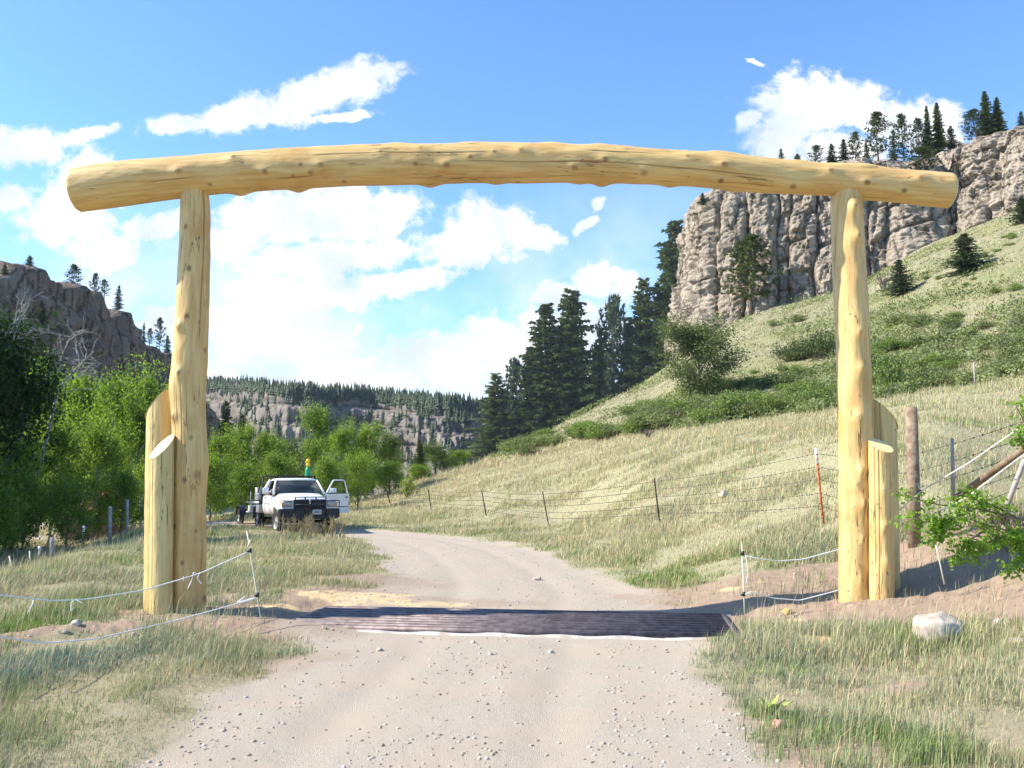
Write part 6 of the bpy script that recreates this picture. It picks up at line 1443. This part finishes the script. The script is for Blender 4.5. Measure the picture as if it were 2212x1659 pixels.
# ------------------------------------------------------------------ red shed among the trees
x, y = P(215, 1090, 41)[:2]; zb = hgt(x, y); sh_ = empty('shed', (x-.6, y+1, zb), .35, label='little red-roofed shed glimpsed between the leaves at left', cat='shed')
redroof = noisemat('red_roof', (.30, .07, .05), (.42, .13, .10), 5, .6, .1, .004); redw = noisemat('plank_wall', (.20, .10, .08), (.30, .2, .17), 7, .9, .4, .01); hz1 = P(215, 1092, 41)[2]-zb; hz2 = P(215, 1062, 41)[2]-zb
m = MB(); m.box((0, 0, hz1/2), (2.6, 2.4, hz1)); m.build('wall', redw, sh_)
m = MB(); V_ = [(-1.5, -1.45, hz1), (1.5, -1.45, hz1), (1.5, 0, hz2), (-1.5, 0, hz2), (1.5, 1.45, hz1), (-1.5, 1.45, hz1)]; V_ = V_+[(a, b_, c_-.06) for a, b_, c_ in V_]
m.add(V_, [(0,1,2,3),(3,2,4,5),(7,6,9,8),(8,9,11,10),(0,6,7,1),(4,10,11,5)]); m.build('roof', redroof, sh_)
m = MB(); m.box((-.3, -1.21, hz1*.45), (.8, .04, hz1*.85)); m.build('door', mat('shed_door', (.12, .07, .05), .8), sh_)
# ------------------------------------------------------------------ bush reaching in at the right edge
rb = empty('currant_bush', (0, 0, 0), label='leafy bush with arching twigs reaching in from the right edge over the dirt bank', cat='bush')
g = np.random.default_rng(8); BB = MB(); cen, tn = [], []
b0 = np.array(P(2330, 1215, 8.6)); b0[2] = hgt(b0[0], b0[1])-.05
arms = [[(2290,1150,8.5),(2200,1120,8.3),(2110,1098,8.1),(2020,1090,7.9),(1962,1072,7.8)],[(2200,1120,8.3),(2130,1085,8.2),(2075,1068,8.1)],[(2110,1098,8.1),(2060,1120,8.0),(1995,1128,7.9),(1965,1118,7.9)],[(2060,1120,8.0),(2035,1140,8.0),(2015,1165,8.0)],
 [(2280,1160,8.5),(2190,1150,8.3),(2120,1130,8.2),(2085,1118,8.2)],[(2190,1150,8.3),(2140,1170,8.2),(2112,1200,8.1)],[(2120,1150,8.2),(2080,1175,8.1),(2070,1205,8.1),(2065,1222,8.1)],[(2290,1190,8.5),(2230,1200,8.4),(2190,1215,8.3),(2180,1240,8.2)],
 [(2300,1050,8.7),(2250,960,8.6),(2215,915,8.5),(2196,880,8.5)],[(2250,960,8.6),(2215,955,8.5),(2195,948,8.5)],[(2300,1050,8.7),(2240,900,8.7),(2222,850,8.7)],[(2230,1200,8.4),(2212,1180,8.3),(2195,1165,8.3)]]
for k, a_ in enumerate(arms):
    pw = smoothpts([P(*p) for p in a_], 12)
    if k in (0, 4, 7, 8, 10): BB.tube(smoothpts([b0, (b0+pw[0])/2+[0, 0, .15], pw[0]], 8), .014, 5)
    BB.tube(pw, np.linspace(.011, .004, 12), 5)
    for j in range(3, 12):
        if k == 0 and j < 6: continue
        for q in range(7):
            d = rnd_dirs(1, g)[0]*g.uniform(.03, .13)*[1, 1, .8]; p_ = pw[j]+d; cen.append(p_); tn.append(g.uniform(.2, 1))
            if q < 2: BB.tube([pw[j], p_], .0025, 3, cap=False)
cen = np.array(cen); cen = np.repeat(cen, 5, 0)+g.normal(0, .022, (len(cen)*5, 3)); V_, f_ = leaf_quads(cen, .042, g, up=.5, asp=.75)
BB.build('branches', bark, rb, True)
mk('leaves', V_, [f_], leafmat('leaf_currant', (.10, .19, .02), (.26, .40, .05), .45), rb, False, {'tone': np.repeat(np.clip(np.repeat(tn, 5), 0, 1), 4)})
# dead brush on the bank at the right edge, dry stalks by the truck
brd_ = twiggy('dead_brush', 1.0, 1.2, 70, noisemat('reddish_twigs', (.16, .075, .05), (.28, .16, .11), 9, .9, 0), 12, 3)
x, y, z = hit(2225, 1190, 7); put(brd_, (x, y+.3, z-.1), .3, .75, 1.1, 'tangled reddish dead brush on the dirt bank at the right edge', 'brush')
wd_ = twiggy('dry_weed', 1.0, .5, 72, leafmat('dry_stalk', (.30, .24, .13), (.45, .36, .22), 0), 4, 2); g = np.random.default_rng(3)
for k, c_ in enumerate((612, 628, 640, 652, 660, 672, 684, 700, 712, 722, 668, 738)):
    x, y = P(c_, 1150, 26.5+g.uniform(-1.5, 1.2))[:2]; put(wd_, (x, y, hgt(x, y)-.03), g.uniform(0, 6), g.uniform(.55, .95), None, 'dry branching weed stalk standing in the grass before the truck bumper', 'weed', 'dry weed stalks before the truck')

# ------------------------------------------------------------------ the air over the valley
hm = bpy.data.materials.new('air'); hm.use_nodes = True; t = hm.node_tree; t.nodes.clear(); o_ = N(t, 'ShaderNodeOutputMaterial')
pv_ = N(t, 'ShaderNodeVolumePrincipled'); pv_.inputs['Color'].default_value = (.80, .88, 1.0, 1); pv_.inputs['Density'].default_value = .00008; pv_.inputs['Anisotropy'].default_value = .2
L(t, pv_.outputs[0], o_.inputs['Volume'])
m = MB(); m.box((0, 540, 60), (1500, 1260, 220)); hz_o = m.build('haze', hm); tag(hz_o, kind='stuff')
